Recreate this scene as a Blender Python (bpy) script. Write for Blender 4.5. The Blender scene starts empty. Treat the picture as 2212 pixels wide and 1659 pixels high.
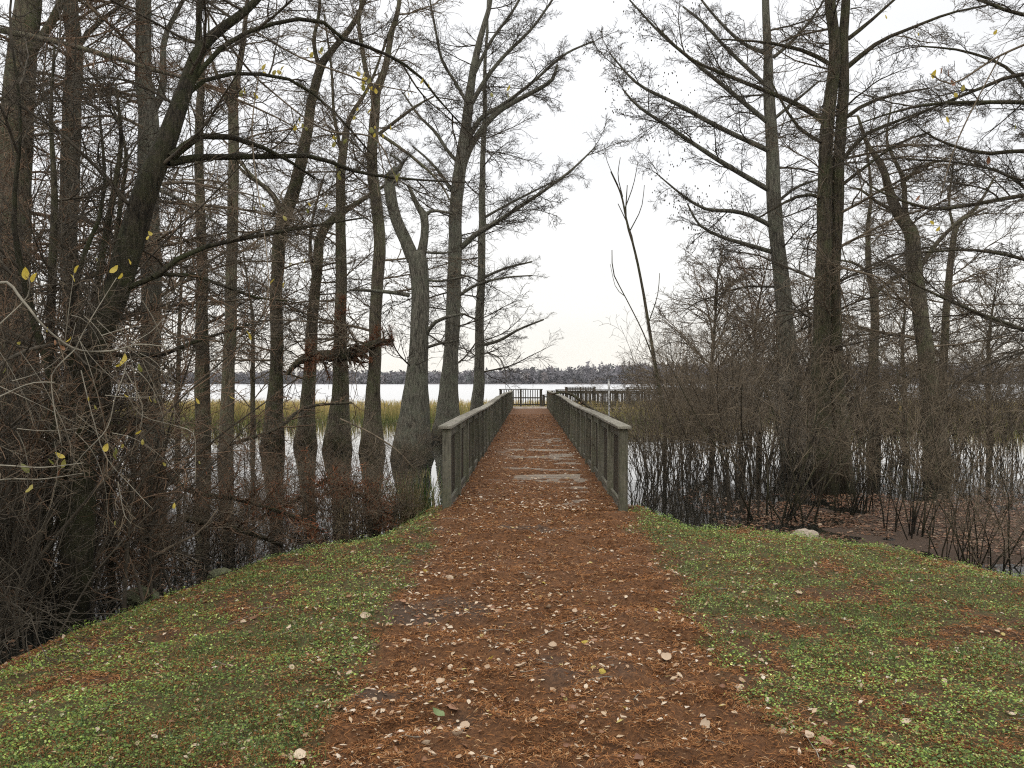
import bpy, math, random
import numpy as np
from mathutils import Matrix, Vector

# ------------------------------------------------------------------ camera, sky, light
S = bpy.context.scene
COL = S.collection
EYE = Vector((0.0, 0.0, 1.60))
WATER = -0.50
F = 1790.0                      # focal length for a 2212 px wide frame
YAW = math.radians(1.15)
PITCH = math.radians(-0.14)
cam_d = bpy.data.cameras.new('camera')
cam = bpy.data.objects.new('camera', cam_d)
COL.objects.link(cam)
cam.location = EYE
cam.rotation_euler = (math.radians(90) + PITCH, 0, YAW)
cam_d.sensor_width = 36.0
cam_d.lens = F / 2212 * 36.0
cam_d.clip_start = 0.05
cam_d.clip_end = 6000
S.camera = cam
CAM_R = cam.rotation_euler.to_matrix()

S.view_settings.view_transform = 'Standard'
S.view_settings.look = 'None'
S.view_settings.exposure = 0.0
S.view_settings.gamma = 1.0

SUN_EL, SUN_ROT = math.radians(48), math.radians(200)
world = bpy.data.worlds.new('World')
S.world = world
world.use_nodes = True
nt = world.node_tree
nt.nodes.clear()
wo = nt.nodes.new('ShaderNodeOutputWorld')
bg = nt.nodes.new('ShaderNodeBackground')
sky = nt.nodes.new('ShaderNodeTexSky')
sky.sky_type = 'NISHITA'
sky.sun_disc = False
sky.sun_elevation = SUN_EL
sky.sun_rotation = SUN_ROT
tc = nt.nodes.new('ShaderNodeTexCoord')
sep = nt.nodes.new('ShaderNodeSeparateXYZ')
nt.links.new(tc.outputs['Generated'], sep.inputs[0])
ramp = nt.nodes.new('ShaderNodeValToRGB')      # an overcast dome: cream at the horizon, brighter towards the zenith
e = ramp.color_ramp.elements
e[0].position = 0.0; e[0].color = (1.02, 0.97, 0.88, 1)
e[1].position = 1.0; e[1].color = (2.75, 2.75, 2.75, 1)
x = ramp.color_ramp.elements.new(0.10); x.color = (0.98, 0.965, 0.93, 1)
x = ramp.color_ramp.elements.new(0.25); x.color = (0.955, 0.957, 0.962, 1)
x = ramp.color_ramp.elements.new(0.45); x.color = (1.02, 1.025, 1.035, 1)
nt.links.new(sep.outputs['Z'], ramp.inputs[0])
mp = nt.nodes.new('ShaderNodeMapping'); mp.inputs['Scale'].default_value = (1.3, 1.3, 5.0)
nt.links.new(tc.outputs['Generated'], mp.inputs[0])
nz = nt.nodes.new('ShaderNodeTexNoise'); nz.inputs['Scale'].default_value = 1.6; nz.inputs['Detail'].default_value = 5
nt.links.new(mp.outputs[0], nz.inputs[0])
cl = nt.nodes.new('ShaderNodeMapRange')
cl.inputs['From Min'].default_value = 0.3; cl.inputs['From Max'].default_value = 0.7
cl.inputs['To Min'].default_value = 0.93; cl.inputs['To Max'].default_value = 1.05
nt.links.new(nz.outputs[0], cl.inputs[0])
mul = nt.nodes.new('ShaderNodeVectorMath'); mul.operation = 'SCALE'
nt.links.new(ramp.outputs[0], mul.inputs[0]); nt.links.new(cl.outputs[0], mul.inputs['Scale'])
bg.inputs['Strength'].default_value = 1.13
nt.links.new(mul.outputs[0], bg.inputs['Color'])
bg2 = nt.nodes.new('ShaderNodeBackground'); bg2.inputs['Strength'].default_value = 0.10
nt.links.new(sky.outputs[0], bg2.inputs['Color'])
mx = nt.nodes.new('ShaderNodeMixShader'); mx.inputs[0].default_value = 0.08
nt.links.new(bg.outputs[0], mx.inputs[1]); nt.links.new(bg2.outputs[0], mx.inputs[2])
nt.links.new(mx.outputs[0], wo.inputs['Surface'])

sun_d = bpy.data.lights.new('sun', 'SUN')
sun_d.energy = 0.6
sun_d.angle = math.radians(25)
sun_d.color = (1.0, 0.96, 0.9)
sun = bpy.data.objects.new('sun', sun_d)
COL.objects.link(sun)
sdir = Vector((math.sin(SUN_ROT) * math.cos(SUN_EL), math.cos(SUN_ROT) * math.cos(SUN_EL), math.sin(SUN_EL)))
sun.rotation_euler = (-sdir).to_track_quat('-Z', 'Y').to_euler()
sun.location = (0, 0, 60)

S.cycles.max_bounces = 5
S.cycles.diffuse_bounces = 3
S.cycles.glossy_bounces = 3
S.cycles.transparent_max_bounces = 4
S.cycles.use_denoising = False
S.cycles.filter_width = 1.15

# ------------------------------------------------------------------ helpers
def at(u, v, d):
    """point of the place seen at (u, v) of a 2212 x 1659 view, d metres ahead"""
    r = CAM_R @ Vector(((u - 1106) / F, (829.5 - v) / F, -1.0))
    return np.array(EYE + r * (d / r.y))

def hash3(ix, iy, iz):
    h = (ix * 374761393 + iy * 668265263 + iz * 2147483647 + 12345) & 0xFFFFFFFF
    h = ((h ^ (h >> 13)) * 1274126177) & 0xFFFFFFFF
    h = h ^ (h >> 16)
    return (h & 0xFFFF) / 65535.0

def vnoise(x, y, z=0.0):
    x = np.asarray(x, float); y = np.asarray(y, float); z = np.zeros_like(x) + z
    ix, iy, iz = np.floor(x).astype(np.int64), np.floor(y).astype(np.int64), np.floor(z).astype(np.int64)
    fx, fy, fz = x - ix, y - iy, z - iz
    fx, fy, fz = fx*fx*(3-2*fx), fy*fy*(3-2*fy), fz*fz*(3-2*fz)
    def L(a, b, t): return a + (b - a) * t
    c = lambda a, b, cc: hash3(ix + a, iy + b, iz + cc)
    return L(L(L(c(0,0,0), c(1,0,0), fx), L(c(0,1,0), c(1,1,0), fx), fy),
             L(L(c(0,0,1), c(1,0,1), fx), L(c(0,1,1), c(1,1,1), fx), fy), fz)

def fbm(x, y, z=0.0, o=4):
    s = 0; a = 0.5; n = 0
    for k in range(o):
        s = s + a * vnoise(x * 2**k + 17.3*k, y * 2**k - 9.1*k, z * 2**k if k else z); n += a; a *= 0.5
    return s / n

def sstep(a, b, x):
    t = np.clip((np.asarray(x, float) - a) / (b - a), 0, 1)
    return t * t * (3 - 2 * t)

def make_mesh(name, V, faces, smooth=False, cols=None):
    """V (n,3); faces: list of (m,3) / (m,4) index arrays"""
    me = bpy.data.meshes.new(name)
    V = np.ascontiguousarray(V, np.float32)
    me.vertices.add(len(V)); me.vertices.foreach_set('co', V.ravel())
    if isinstance(faces, np.ndarray): faces = [faces]
    faces = [np.asarray(f, np.int32) for f in faces if len(f)]
    loops = np.concatenate([f.ravel() for f in faces]) if faces else np.zeros(0, np.int32)
    sizes = np.concatenate([np.full(len(f), f.shape[1], np.int32) for f in faces])
    starts = np.concatenate([[0], np.cumsum(sizes)[:-1]]).astype(np.int32)
    me.loops.add(len(loops)); me.loops.foreach_set('vertex_index', loops)
    me.polygons.add(len(sizes)); me.polygons.foreach_set('loop_start', starts)
    if smooth: me.polygons.foreach_set('use_smooth', np.ones(len(sizes), bool))
    me.update(calc_edges=True)
    if cols is not None:
        a = me.color_attributes.new('Col', 'FLOAT_COLOR', 'POINT')
        c = np.ones((len(V), 4), np.float32); c[:, :3] = cols
        a.data.foreach_set('color', c.ravel())
    return me

def obj(name, me, mat=None, parent=None, loc=None):
    o = bpy.data.objects.new(name, me)
    COL.objects.link(o)
    if mat is not None and me is not None and not me.materials: me.materials.append(mat)
    if parent is not None: o.parent = parent
    if loc is not None: o.location = [float(c) for c in loc]
    return o

def thing(name, label, cat, loc, group=None, rz=0.0):
    o = bpy.data.objects.new(name, None); COL.objects.link(o)
    o.empty_display_size = 0.2
    o.location = [float(c) for c in loc]; o.rotation_euler = (0, 0, rz)
    o['label'] = label; o['category'] = cat
    if group: o['group'] = group
    return o

def tag(o, label, cat, group=None, kind=None):
    o['label'] = label; o['category'] = cat
    if group: o['group'] = group
    if kind: o['kind'] = kind
    return o

class Soup:
    def __init__(s): s.V = []; s.Q = []; s.T = []; s.C = []; s.n = 0
    def add(s, V, Q=None, T=None, C=None):
        s.V.append(V)
        if Q is not None and len(Q): s.Q.append(np.asarray(Q) + s.n)
        if T is not None and len(T): s.T.append(np.asarray(T) + s.n)
        if C is not None: s.C.append(C)
        s.n += len(V)
    def mesh(s, name, smooth=False, off=None):
        V = np.concatenate(s.V)
        if off is not None: V = V - np.asarray(off)
        f = []
        if s.Q: f.append(np.concatenate(s.Q))
        if s.T: f.append(np.concatenate(s.T))
        return make_mesh(name, V, f, smooth, np.concatenate(s.C) if s.C else None)

BOXQ = np.array([(0,1,3,2),(4,6,7,5),(0,4,5,1),(2,3,7,6),(0,2,6,4),(1,5,7,3)])
def box(sp, x0, x1, y0, y1, z0, z1):
    V = np.array([(x, y, z) for x in (x0, x1) for y in (y0, y1) for z in (z0, z1)], float)
    sp.add(V, Q=BOXQ)

def bevel_box(name, sx, sy, sz, b=0.006, worn=0.0, seed=0):
    """a plank or post centred on its own origin, edges chamfered and slightly worn"""
    import bmesh
    bm = bmesh.new()
    bmesh.ops.create_cube(bm, size=1.0)
    for v in bm.verts: v.co = Vector((v.co.x * sx, v.co.y * sy, v.co.z * sz))
    bmesh.ops.bevel(bm, geom=bm.edges[:], offset=b, segments=1, affect='EDGES')
    if worn:
        r = random.Random(seed)
        for v in bm.verts: v.co += Vector((r.uniform(-worn, worn), r.uniform(-worn, worn), r.uniform(-worn, worn)))
    me = bpy.data.meshes.new(name); bm.to_mesh(me); bm.free()
    return me

def norm(v): return v / np.maximum(np.linalg.norm(v, axis=-1, keepdims=True), 1e-9)

def tubes(sp, P, R, sides=3, close=False):
    """batch of tubes: P (N,K,3), R (N,K)"""
    N, K, _ = P.shape
    if N == 0: return
    T = np.empty_like(P)
    T[:, 1:-1] = P[:, 2:] - P[:, :-2]; T[:, 0] = P[:, 1] - P[:, 0]; T[:, -1] = P[:, -1] - P[:, -2]
    T = norm(T)
    m = norm(P[:, -1] - P[:, 0])
    ref = np.where(np.abs(m[:, 2:3]) > 0.7, np.array([[1.0, 0.1, 0]]), np.array([[0, 0.1, 1.0]]))[:, None, :]
    A = norm(np.cross(T, ref)); B = np.cross(T, A)
    ang = np.arange(sides) / sides * 2 * np.pi
    V = (P[:, :, None, :] + R[:, :, None, None] * (A[:, :, None, :] * np.cos(ang)[None, None, :, None] + B[:, :, None, :] * np.sin(ang)[None, None, :, None]))
    V = V.reshape(-1, 3)
    base = (np.arange(N) * K * sides)[:, None, None] + (np.arange(K - 1) * sides)[None, :, None]
    j = np.arange(sides); j2 = (j + 1) % sides
    Q = np.stack([base + j, base + j2, base + sides + j2, base + sides + j], -1).reshape(-1, 4)
    sp.add(V, Q=Q)

def resample(pts, rad, K):
    pts = np.asarray(pts, float); rad = np.asarray(rad, float)
    n = len(pts)
    if n > 2:                                   # catmull-rom
        ext = np.vstack([2*pts[0]-pts[1], pts, 2*pts[-1]-pts[-2]])
        out = []; ro = []
        for i in range(n - 1):
            p0, p1, p2, p3 = ext[i:i+4]
            for t in np.linspace(0, 1, 8, endpoint=False):
                out.append(0.5*((2*p1)+(-p0+p2)*t+(2*p0-5*p1+4*p2-p3)*t*t+(-p0+3*p1-3*p2+p3)*t**3)); ro.append(rad[i]+(rad[i+1]-rad[i])*t)
        out.append(pts[-1]); ro.append(rad[-1]); pts = np.array(out); rad = np.array(ro)
    s = np.concatenate([[0], np.cumsum(np.linalg.norm(np.diff(pts, axis=0), axis=1))])
    q = np.linspace(0, s[-1], K)
    return np.stack([np.interp(q, s, pts[:, k]) for k in range(3)], 1), np.interp(q, s, rad)

def grow(rng, pos, dirs, L, r0, r1, K, wig=0.2, up=0.0):
    N = len(pos)
    P = np.empty((N, K, 3)); P[:, 0] = pos
    d = norm(dirs); st = (L / (K - 1))[:, None]
    up = np.broadcast_to(np.asarray(up, float), (N,))
    bend = rng.normal(0, wig * 0.5, (N, 3))
    for k in range(1, K):
        P[:, k] = P[:, k-1] + d * st
        d = d + rng.normal(0, wig, (N, 3)) + bend; d[:, 2] += up
        d = norm(d)
    t = np.linspace(0, 1, K)[None]
    R = r0[:, None] * (1 - t) ** 0.9 + r1 * t
    return P, np.maximum(R, r1)

def spawn(rng, P, R, m, tmin=0.15, tmax=1.0, lr=0.45, ang=(35, 65), K=4, flat=0.6, up=0.0, wig=0.18, rr=0.6, rmin=0.004, lmin=0.12):
    N, KK, _ = P.shape
    if N == 0: return np.zeros((0, K, 3)), np.zeros((0, K))
    seglen = np.linalg.norm(np.diff(P, axis=1), axis=2).sum(1)
    i = np.repeat(np.arange(N), m)
    t = (np.tile(np.arange(m), N) + rng.random(N * m)) / m
    t = tmin + (tmax - tmin) * t
    f = np.clip(t * (KK - 1), 0, KK - 1.001); k = f.astype(int); w = (f - k)[:, None]
    pos = P[i, k] * (1 - w) + P[i, k+1] * w
    tan = norm(P[i, k+1] - P[i, k])
    rad = R[i, k] * (1 - w[:, 0]) + R[i, k+1] * w[:, 0]
    v = rng.normal(0, 1, (N * m, 3)); v[:, 2] *= flat
    perp = norm(v - (v * tan).sum(1, keepdims=True) * tan)
    a = np.radians(rng.uniform(ang[0], ang[1], N * m))[:, None]
    d = np.cos(a) * tan + np.sin(a) * perp
    L = np.maximum(seglen[i] * lr * (1.15 - 0.75 * t) * rng.uniform(0.5, 1.3, N * m), lmin)
    return grow(rng, pos, d, L, np.maximum(rad * rr, rmin), rmin, K, wig, up)

# ------------------------------------------------------------------ materials
def new_mat(name):
    m = bpy.data.materials.new(name); m.use_nodes = True
    t = m.node_tree; b = t.nodes['Principled BSDF']
    return m, t, b

def N_(t, kind, **kw):
    n = t.nodes.new(kind)
    for k, v in kw.items():
        if k in n.inputs: n.inputs[k].default_value = v
        else: setattr(n, k, v)
    return n

def ramp_(t, src, stops):
    r = t.nodes.new('ShaderNodeValToRGB'); el = r.color_ramp.elements
    while len(el) > len(stops): el.remove(el[-1])
    while len(el) < len(stops): el.new(0.5)
    for q, (p, c) in zip(el, stops): q.position = p; q.color = (*c, 1)
    t.links.new(src, r.inputs[0]); return r.outputs[0]

def mix_(t, fac, a, b, mode='MIX'):
    m = t.nodes.new('ShaderNodeMix'); m.data_type = 'RGBA'; m.blend_type = mode
    if isinstance(fac, (int, float)): m.inputs[0].default_value = fac
    else: t.links.new(fac, m.inputs[0])
    for v, i in ((a, 6), (b, 7)):
        if isinstance(v, tuple): m.inputs[i].default_value = (*v, 1)
        else: t.links.new(v, m.inputs[i])
    return m.outputs[2]

def noise_(t, scale, detail=4, vec=None, rough=0.6, stretch=None):
    n = t.nodes.new('ShaderNodeTexNoise'); n.inputs['Scale'].default_value = scale
    n.inputs['Detail'].default_value = detail; n.inputs['Roughness'].default_value = rough
    if vec is None:
        vec = t.nodes.new('ShaderNodeTexCoord').outputs['Object']
    if stretch:
        mp = t.nodes.new('ShaderNodeMapping'); mp.inputs['Scale'].default_value = stretch
        t.links.new(vec, mp.inputs[0]); vec = mp.outputs[0]
    t.links.new(vec, n.inputs['Vector'])
    return n.outputs['Fac']

def bump_(t, b, h, strength=0.5, dist=0.02):
    n = t.nodes.new('ShaderNodeBump'); n.inputs['Strength'].default_value = strength; n.inputs['Distance'].default_value = dist
    t.links.new(h, n.inputs['Height']); t.links.new(n.outputs[0], b.inputs['Normal'])

def bark(name, dark, light, lichen, amount=0.5, furrow=30):
    m, t, b = new_mat(name)
    n1 = noise_(t, furrow * 1.3, 8, stretch=(1, 1, 0.13), rough=0.78)
    c = ramp_(t, n1, [(0.40, dark), (0.60, light)])
    n2 = noise_(t, 2.6, 6, rough=0.7)
    g = ramp_(t, n2, [(0.5 - 0.1 * amount, (0, 0, 0)), (0.72 - 0.1 * amount, (1, 1, 1))])
    mm = t.nodes.new('ShaderNodeMath'); mm.operation = 'MULTIPLY'; mm.inputs[1].default_value = amount
    t.links.new(g, mm.inputs[0])
    c = mix_(t, mm.outputs[0], c, lichen)
    n3 = noise_(t, 60, 3)
    c = mix_(t, 0.5, c, ramp_(t, n3, [(0.3, (0.35, 0.35, 0.35)), (0.7, (1.0, 1.0, 1.0))]), 'MULTIPLY')
    gz = t.nodes.new('ShaderNodeNewGeometry'); sz_ = t.nodes.new('ShaderNodeSeparateXYZ'); t.links.new(gz.outputs['Position'], sz_.inputs[0])
    ad = t.nodes.new('ShaderNodeMath'); ad.operation = 'MULTIPLY_ADD'; ad.inputs[1].default_value = 0.7; t.links.new(n2, ad.inputs[0]); t.links.new(sz_.outputs['Z'], ad.inputs[2])
    c = mix_(t, 1.0, c, ramp_(t, ad.outputs[0], [(0.0, (0.30, 0.28, 0.24)), (0.16, (0.55, 0.52, 0.44)), (0.42, (1, 1, 1))]), 'MULTIPLY')   # stained by high water
    t.links.new(c, b.inputs['Base Color']); b.inputs['Roughness'].default_value = 0.95
    b.inputs['Specular IOR Level'].default_value = 0.2
    bump_(t, b, n1, 1.0, 0.05)
    return m

M_LATE = 1
def plain(name, c0, c1, scale=8, rough=0.9, spec=0.2, stretch=None):
    m, t, b = new_mat(name)
    n = noise_(t, scale, 5, stretch=stretch)
    t.links.new(ramp_(t, n, [(0.32, c0), (0.68, c1)]), b.inputs['Base Color'])
    b.inputs['Roughness'].default_value = rough; b.inputs['Specular IOR Level'].default_value = spec
    return m

def colmat(name, rough=0.8, spec=0.25, trans=0.0):
    m, t, b = new_mat(name)
    a = t.nodes.new('ShaderNodeVertexColor'); a.layer_name = 'Col'
    n = noise_(t, 40, 3)
    c = mix_(t, 0.6, a.outputs[0], ramp_(t, n, [(0.3, (0.6, 0.6, 0.6)), (0.7, (1.1, 1.1, 1.1))]), 'MULTIPLY')
    t.links.new(c, b.inputs['Base Color']); b.inputs['Roughness'].default_value = rough
    b.inputs['Specular IOR Level'].default_value = spec
    if trans:
        tr = t.nodes.new('ShaderNodeBsdfTranslucent'); t.links.new(c, tr.inputs[0])
        ms = t.nodes.new('ShaderNodeMixShader'); ms.inputs[0].default_value = trans
        out = [n for n in t.nodes if n.type == 'OUTPUT_MATERIAL'][0]
        t.links.new(b.outputs[0], ms.inputs[1]); t.links.new(tr.outputs[0], ms.inputs[2]); t.links.new(ms.outputs[0], out.inputs[0])
    return m

M = {}
M['bark_cypress'] = bark('bark_cypress', (0.030, 0.023, 0.016), (0.215, 0.176, 0.126), (0.150, 0.165, 0.082), 0.65)
M['bark_grey'] = bark('bark_grey', (0.034, 0.030, 0.023), (0.220, 0.200, 0.155), (0.165, 0.175, 0.120), 0.6, 24)
M['bark_dark'] = bark('bark_dark', (0.018, 0.014, 0.010), (0.130, 0.104, 0.070), (0.100, 0.112, 0.050), 0.6)
M['bark_moss'] = bark('bark_moss', (0.012, 0.010, 0.007), (0.085, 0.070, 0.048), (0.062, 0.070, 0.026), 0.75, 34)
M['twig'] = plain('twig_brown', (0.065, 0.050, 0.034), (0.185, 0.145, 0.098), 5)
M['twig_dark'] = plain('twig_dark', (0.030, 0.025, 0.018), (0.085, 0.070, 0.050), 5)
M['twig_red'] = plain('twig_reddish', (0.070, 0.045, 0.027), (0.195, 0.125, 0.078), 4)
M['twig_grey'] = plain('twig_grey', (0.085, 0.070, 0.052), (0.240, 0.200, 0.150), 5)
M['twig_pale'] = plain('twig_pale', (0.10, 0.09, 0.07), (0.30, 0.27, 0.21), 6)
M['dead_needles'] = colmat('dead_needles', 0.9, 0.1)
M['leaf'] = colmat('leaf', 0.55, 0.35, 0.25)
M['reed'] = colmat('reed', 0.8, 0.2, 0.2)
M['far'] = colmat('far_wood', 1.0, 0.0)

def wood_mat(name, c0, c1, moss, mossamt=0.35, grain='z', spots=True):
    m, t, b = new_mat(name)
    st = {'z': (1, 1, 0.06), 'y': (1, 0.06, 1), 'x': (0.06, 1, 1)}[grain]
    geo = t.nodes.new('ShaderNodeNewGeometry')
    n1 = noise_(t, 45, 5, vec=geo.outputs['Position'], stretch=st, rough=0.7)
    c = ramp_(t, n1, [(0.3, c0), (0.7, c1)])
    n2 = noise_(t, 1.9, 5, vec=geo.outputs['Position'], rough=0.75)
    g = ramp_(t, n2, [(0.42, (0, 0, 0)), (0.66, (1, 1, 1))])
    mm = t.nodes.new('ShaderNodeMath'); mm.operation = 'MULTIPLY'; mm.inputs[1].default_value = mossamt
    t.links.new(g, mm.inputs[0]); c = mix_(t, mm.outputs[0], c, moss)
    oi = t.nodes.new('ShaderNodeObjectInfo')
    c = mix_(t, 0.75, c, ramp_(t, oi.outputs['Random'], [(0, (0.62, 0.58, 0.55)), (0.5, (0.95, 0.95, 0.93)), (1, (1.12, 1.1, 1.05))]), 'MULTIPLY')
    n3 = noise_(t, 28, 4, vec=geo.outputs['Position'])
    c = mix_(t, 0.5, c, ramp_(t, n3, [(0.35, (0.4, 0.4, 0.4)), (0.6, (1, 1, 1))]), 'MULTIPLY')
    t.links.new(c, b.inputs['Base Color']); b.inputs['Roughness'].default_value = 0.88
    b.inputs['Specular IOR Level'].default_value = 0.25
    bump_(t, b, n1, 0.5, 0.006)
    return m
M['post'] = wood_mat('weathered_post_wood', (0.070, 0.064, 0.046), (0.205, 0.192, 0.150), (0.100, 0.112, 0.055), 0.5)
M['baluster'] = wood_mat('weathered_baluster_wood', (0.030, 0.024, 0.018), (0.095, 0.078, 0.060), (0.060, 0.064, 0.038), 0.3)
M['pier'] = wood_mat('dark_pier_wood', (0.028, 0.023, 0.016), (0.078, 0.064, 0.046), (0.05, 0.052, 0.03), 0.3, 'x')
M['cap'] = wood_mat('weathered_handrail_wood', (0.11, 0.10, 0.082), (0.40, 0.37, 0.31), (0.13, 0.135, 0.08), 0.5, 'y')
M['capx'] = wood_mat('weathered_crosswise_wood', (0.09, 0.084, 0.066), (0.27, 0.255, 0.21), (0.12, 0.13, 0.08), 0.45, 'x')
M['rail'] = wood_mat('mossy_rail_wood', (0.062, 0.056, 0.042), (0.185, 0.170, 0.135), (0.085, 0.10, 0.050), 0.5, 'y')
M['plank'] = wood_mat('grey_deck_wood', (0.12, 0.095, 0.07), (0.36, 0.30, 0.24), (0.16, 0.11, 0.07), 0.5, 'x')

# water: still, tannin dark, with a faint ripple
m, t, b = new_mat('lake_water')
b.inputs['Base Color'].default_value = (0.010, 0.011, 0.009, 1)
b.inputs['Roughness'].default_value = 0.02
b.inputs['IOR'].default_value = 1.36
geo = t.nodes.new('ShaderNodeNewGeometry')
nw = noise_(t, 2.2, 3, vec=geo.outputs['Position'], rough=0.5)
bump_(t, b, nw, 0.16, 0.02)
gl = t.nodes.new('ShaderNodeBsdfGlossy')
sy = t.nodes.new('ShaderNodeSeparateXYZ'); t.links.new(geo.outputs['Position'], sy.inputs[0])
mr = t.nodes.new('ShaderNodeMapRange'); mr.inputs['From Min'].default_value = 58; mr.inputs['From Max'].default_value = 95
mr.inputs['To Min'].default_value = 0.03; mr.inputs['To Max'].default_value = 0.20
t.links.new(sy.outputs['Y'], mr.inputs[0]); t.links.new(mr.outputs[0], gl.inputs['Roughness'])
gl.inputs['Color'].default_value = (0.94, 0.94, 0.95, 1)
t.links.new(b.inputs['Normal'].links[0].from_socket, gl.inputs['Normal'])
lw = t.nodes.new('ShaderNodeLayerWeight'); lw.inputs['Blend'].default_value = 0.5
fr = ramp_(t, lw.outputs['Facing'], [(0.0, (0.03,)*3), (0.55, (0.14,)*3), (0.78, (0.50,)*3), (0.92, (0.82,)*3), (1.0, (1, 1, 1))])
ms = t.nodes.new('ShaderNodeMixShader'); t.links.new(fr, ms.inputs[0]); b.inputs['Specular IOR Level'].default_value = 0
t.links.new(b.outputs[0], ms.inputs[1]); t.links.new(gl.outputs[0], ms.inputs[2])
t.links.new(ms.outputs[0], [q for q in t.nodes if q.type == 'OUTPUT_MATERIAL'][0].inputs[0])
M['water'] = m

# ------------------------------------------------------------------ ground
SHORE = np.array([(-3.9,-30),(-3.95,2),(-4.0,5),(-3.9,6.2),(-3.7,7.4),(-3.4,8.6),(-2.95,9.5),(-1.95,10.3),(-1.2,10.75),(1.35,10.9),
                  (3.0,10.9),(4.0,10.1),(4.75,9.1),(5.2,8.3),(6.2,7.0),(7.6,5.2),(9.5,3.5),(13,1.5),(22,-2),(60,-30)])
def shore_dist(x, y):
    """metres inside the land (negative over the water)"""
    x = np.asarray(x, float); y = np.asarray(y, float)
    best = np.full(x.shape, 1e9)
    inside = np.zeros(x.shape, bool)
    n = len(SHORE)
    for i in range(n):
        a = SHORE[i]; b = SHORE[(i+1) % n]
        if i < n - 1:
            ab = b - a; L2 = (ab**2).sum()
            tt = np.clip(((x-a[0])*ab[0] + (y-a[1])*ab[1]) / L2, 0, 1)
            dd = np.hypot(x - a[0] - tt*ab[0], y - a[1] - tt*ab[1]); best = np.minimum(best, dd)
        c = ((a[1] > y) != (b[1] > y)) & (x < (b[0]-a[0]) * (y-a[1]) / ((b[1]-a[1]) if b[1] != a[1] else 1e-9) + a[0])
        inside ^= c
    return np.where(inside, best, -best)

def path_mask(x, y):
    w = (fbm(x*0.9+3, y*0.9) - 0.5) * 0.9 + (fbm(x*4, y*4, 5) - 0.5) * 0.5
    e = np.maximum(-0.98 - x, x - 1.14) + w * 0.6
    return 1 - sstep(-0.10, 0.16, e)

def green_mask(x, y, s):
    """1 where the clover grows, 0 where needle litter lies"""
    g = fbm(x*0.75+11, y*0.75+4, 2, 3) * 0.40 + fbm(x*2.9, y*4.1, 7, 4) * 0.60
    g = g * 0.75 + 0.25 * fbm(x*9, y*9, 8, 2)
    m = sstep(0.375, 0.46, g) * (1 - path_mask(x, y))
    return m * sstep(0.30, 0.75, s + (fbm(x*2, y*2, 3)-0.5)*0.6)

def ground_z(x, y):
    s = shore_dist(x, y)
    pm = path_mask(x, y)
    z = np.where(s > 0, WATER - 0.03 + (0.53 - 0.0) * (1 - np.exp(-np.maximum(s, 0) / 0.95)), WATER - 0.03 + 0.35 * np.maximum(s, -3))
    z = np.where(s > 0, z, z)
    # causeway to the bridge keeps its height
    br = (1 - sstep(1.25, 1.9, np.abs(x - 0.12))) * sstep(7.0, 9.0, y) * (1 - sstep(10.6, 11.1, y))
    z = z * (1 - br) + 0.016 * br
    # mud flat on the right
    mf = np.exp(-(((x - 7.0) / 3.7)**4 + ((y - 11.6) / 3.8)**4))
    z = np.where(s < 0, np.maximum(z, WATER - 0.16 + 0.175 * mf + (fbm(x*1.1, y*1.1, 9) - 0.5) * 0.16 * sstep(0.1, 0.5, mf) - 0.5*sstep(0.35, 0.0, mf)), z)
    lump = (fbm(x*1.3, y*1.3, 1) - 0.5) * 0.07 + (fbm(x*5, y*5, 2, 3) - 0.5) * 0.055
    heap = sstep(0.52, 0.70, fbm(x*2.4+40, y*3.4, 8, 4)) * 0.055
    z = z + lump * sstep(-0.2, 0.8, s) * (0.5 + 0.5*(1-br)) + heap * np.maximum(pm, 0.3) * sstep(0.0, 0.5, s)
    return z

def nonuni(lo, a, b, hi, fine, coarse):
    mid = np.arange(a, b, fine)
    def outer(s, e):
        out = [s]; st = fine
        while abs(out[-1] - e) > st:
            st = min(st * 1.25, coarse); out.append(out[-1] + (st if e > s else -st))
        return out[1:]
    return np.array(sorted(outer(a, lo)) + list(mid) + outer(b, hi))
gx = nonuni(-60, -5.0, 8.5, 60, 0.055, 6)
gy = nonuni(-60, 2.6, 12.5, 60, 0.055, 6)
X, Y = np.meshgrid(gx, gy)
Z = ground_z(X, Y)
Z = np.where(Y > 20, -2.5, Z)
sd = shore_dist(X, Y)
nx, ny = len(gx), len(gy)
V = np.stack([X.ravel(), Y.ravel(), Z.ravel()], 1)
ii = (np.arange(ny-1)[:, None] * nx + np.arange(nx-1)[None]).ravel()
Q = np.stack([ii, ii+1, ii+nx+1, ii+nx], 1)
bare = sstep(0.66, 0.80, fbm(X*1.15+5, Y*1.7+2, 12, 4)) * path_mask(X, Y) * 0.9
gcol = np.stack([path_mask(X, Y).ravel(), green_mask(X, Y, sd).ravel(), np.maximum(bare, 1 - sstep(-0.25, 0.25, sd)).ravel()], 1)
ground_me = make_mesh('ground', V, Q, True, gcol)
m, t, b = new_mat('litter_ground')
geo = t.nodes.new('ShaderNodeNewGeometry'); pos = geo.outputs['Position']
att = t.nodes.new('ShaderNodeVertexColor'); att.layer_name = 'Col'
sp_ = t.nodes.new('ShaderNodeSeparateColor'); t.links.new(att.outputs[0], sp_.inputs[0])
na = noise_(t, 38, 6, vec=pos, stretch=(1, 1.6, 1), rough=0.75)
nb = noise_(t, 3.2, 5, vec=pos, rough=0.7)
nd = noise_(t, 160, 3, vec=pos, stretch=(0.5, 1.4, 1))
litter = ramp_(t, na, [(0.30, (0.032, 0.015, 0.007)), (0.5, (0.118, 0.054, 0.021)), (0.70, (0.215, 0.104, 0.043))])
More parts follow.
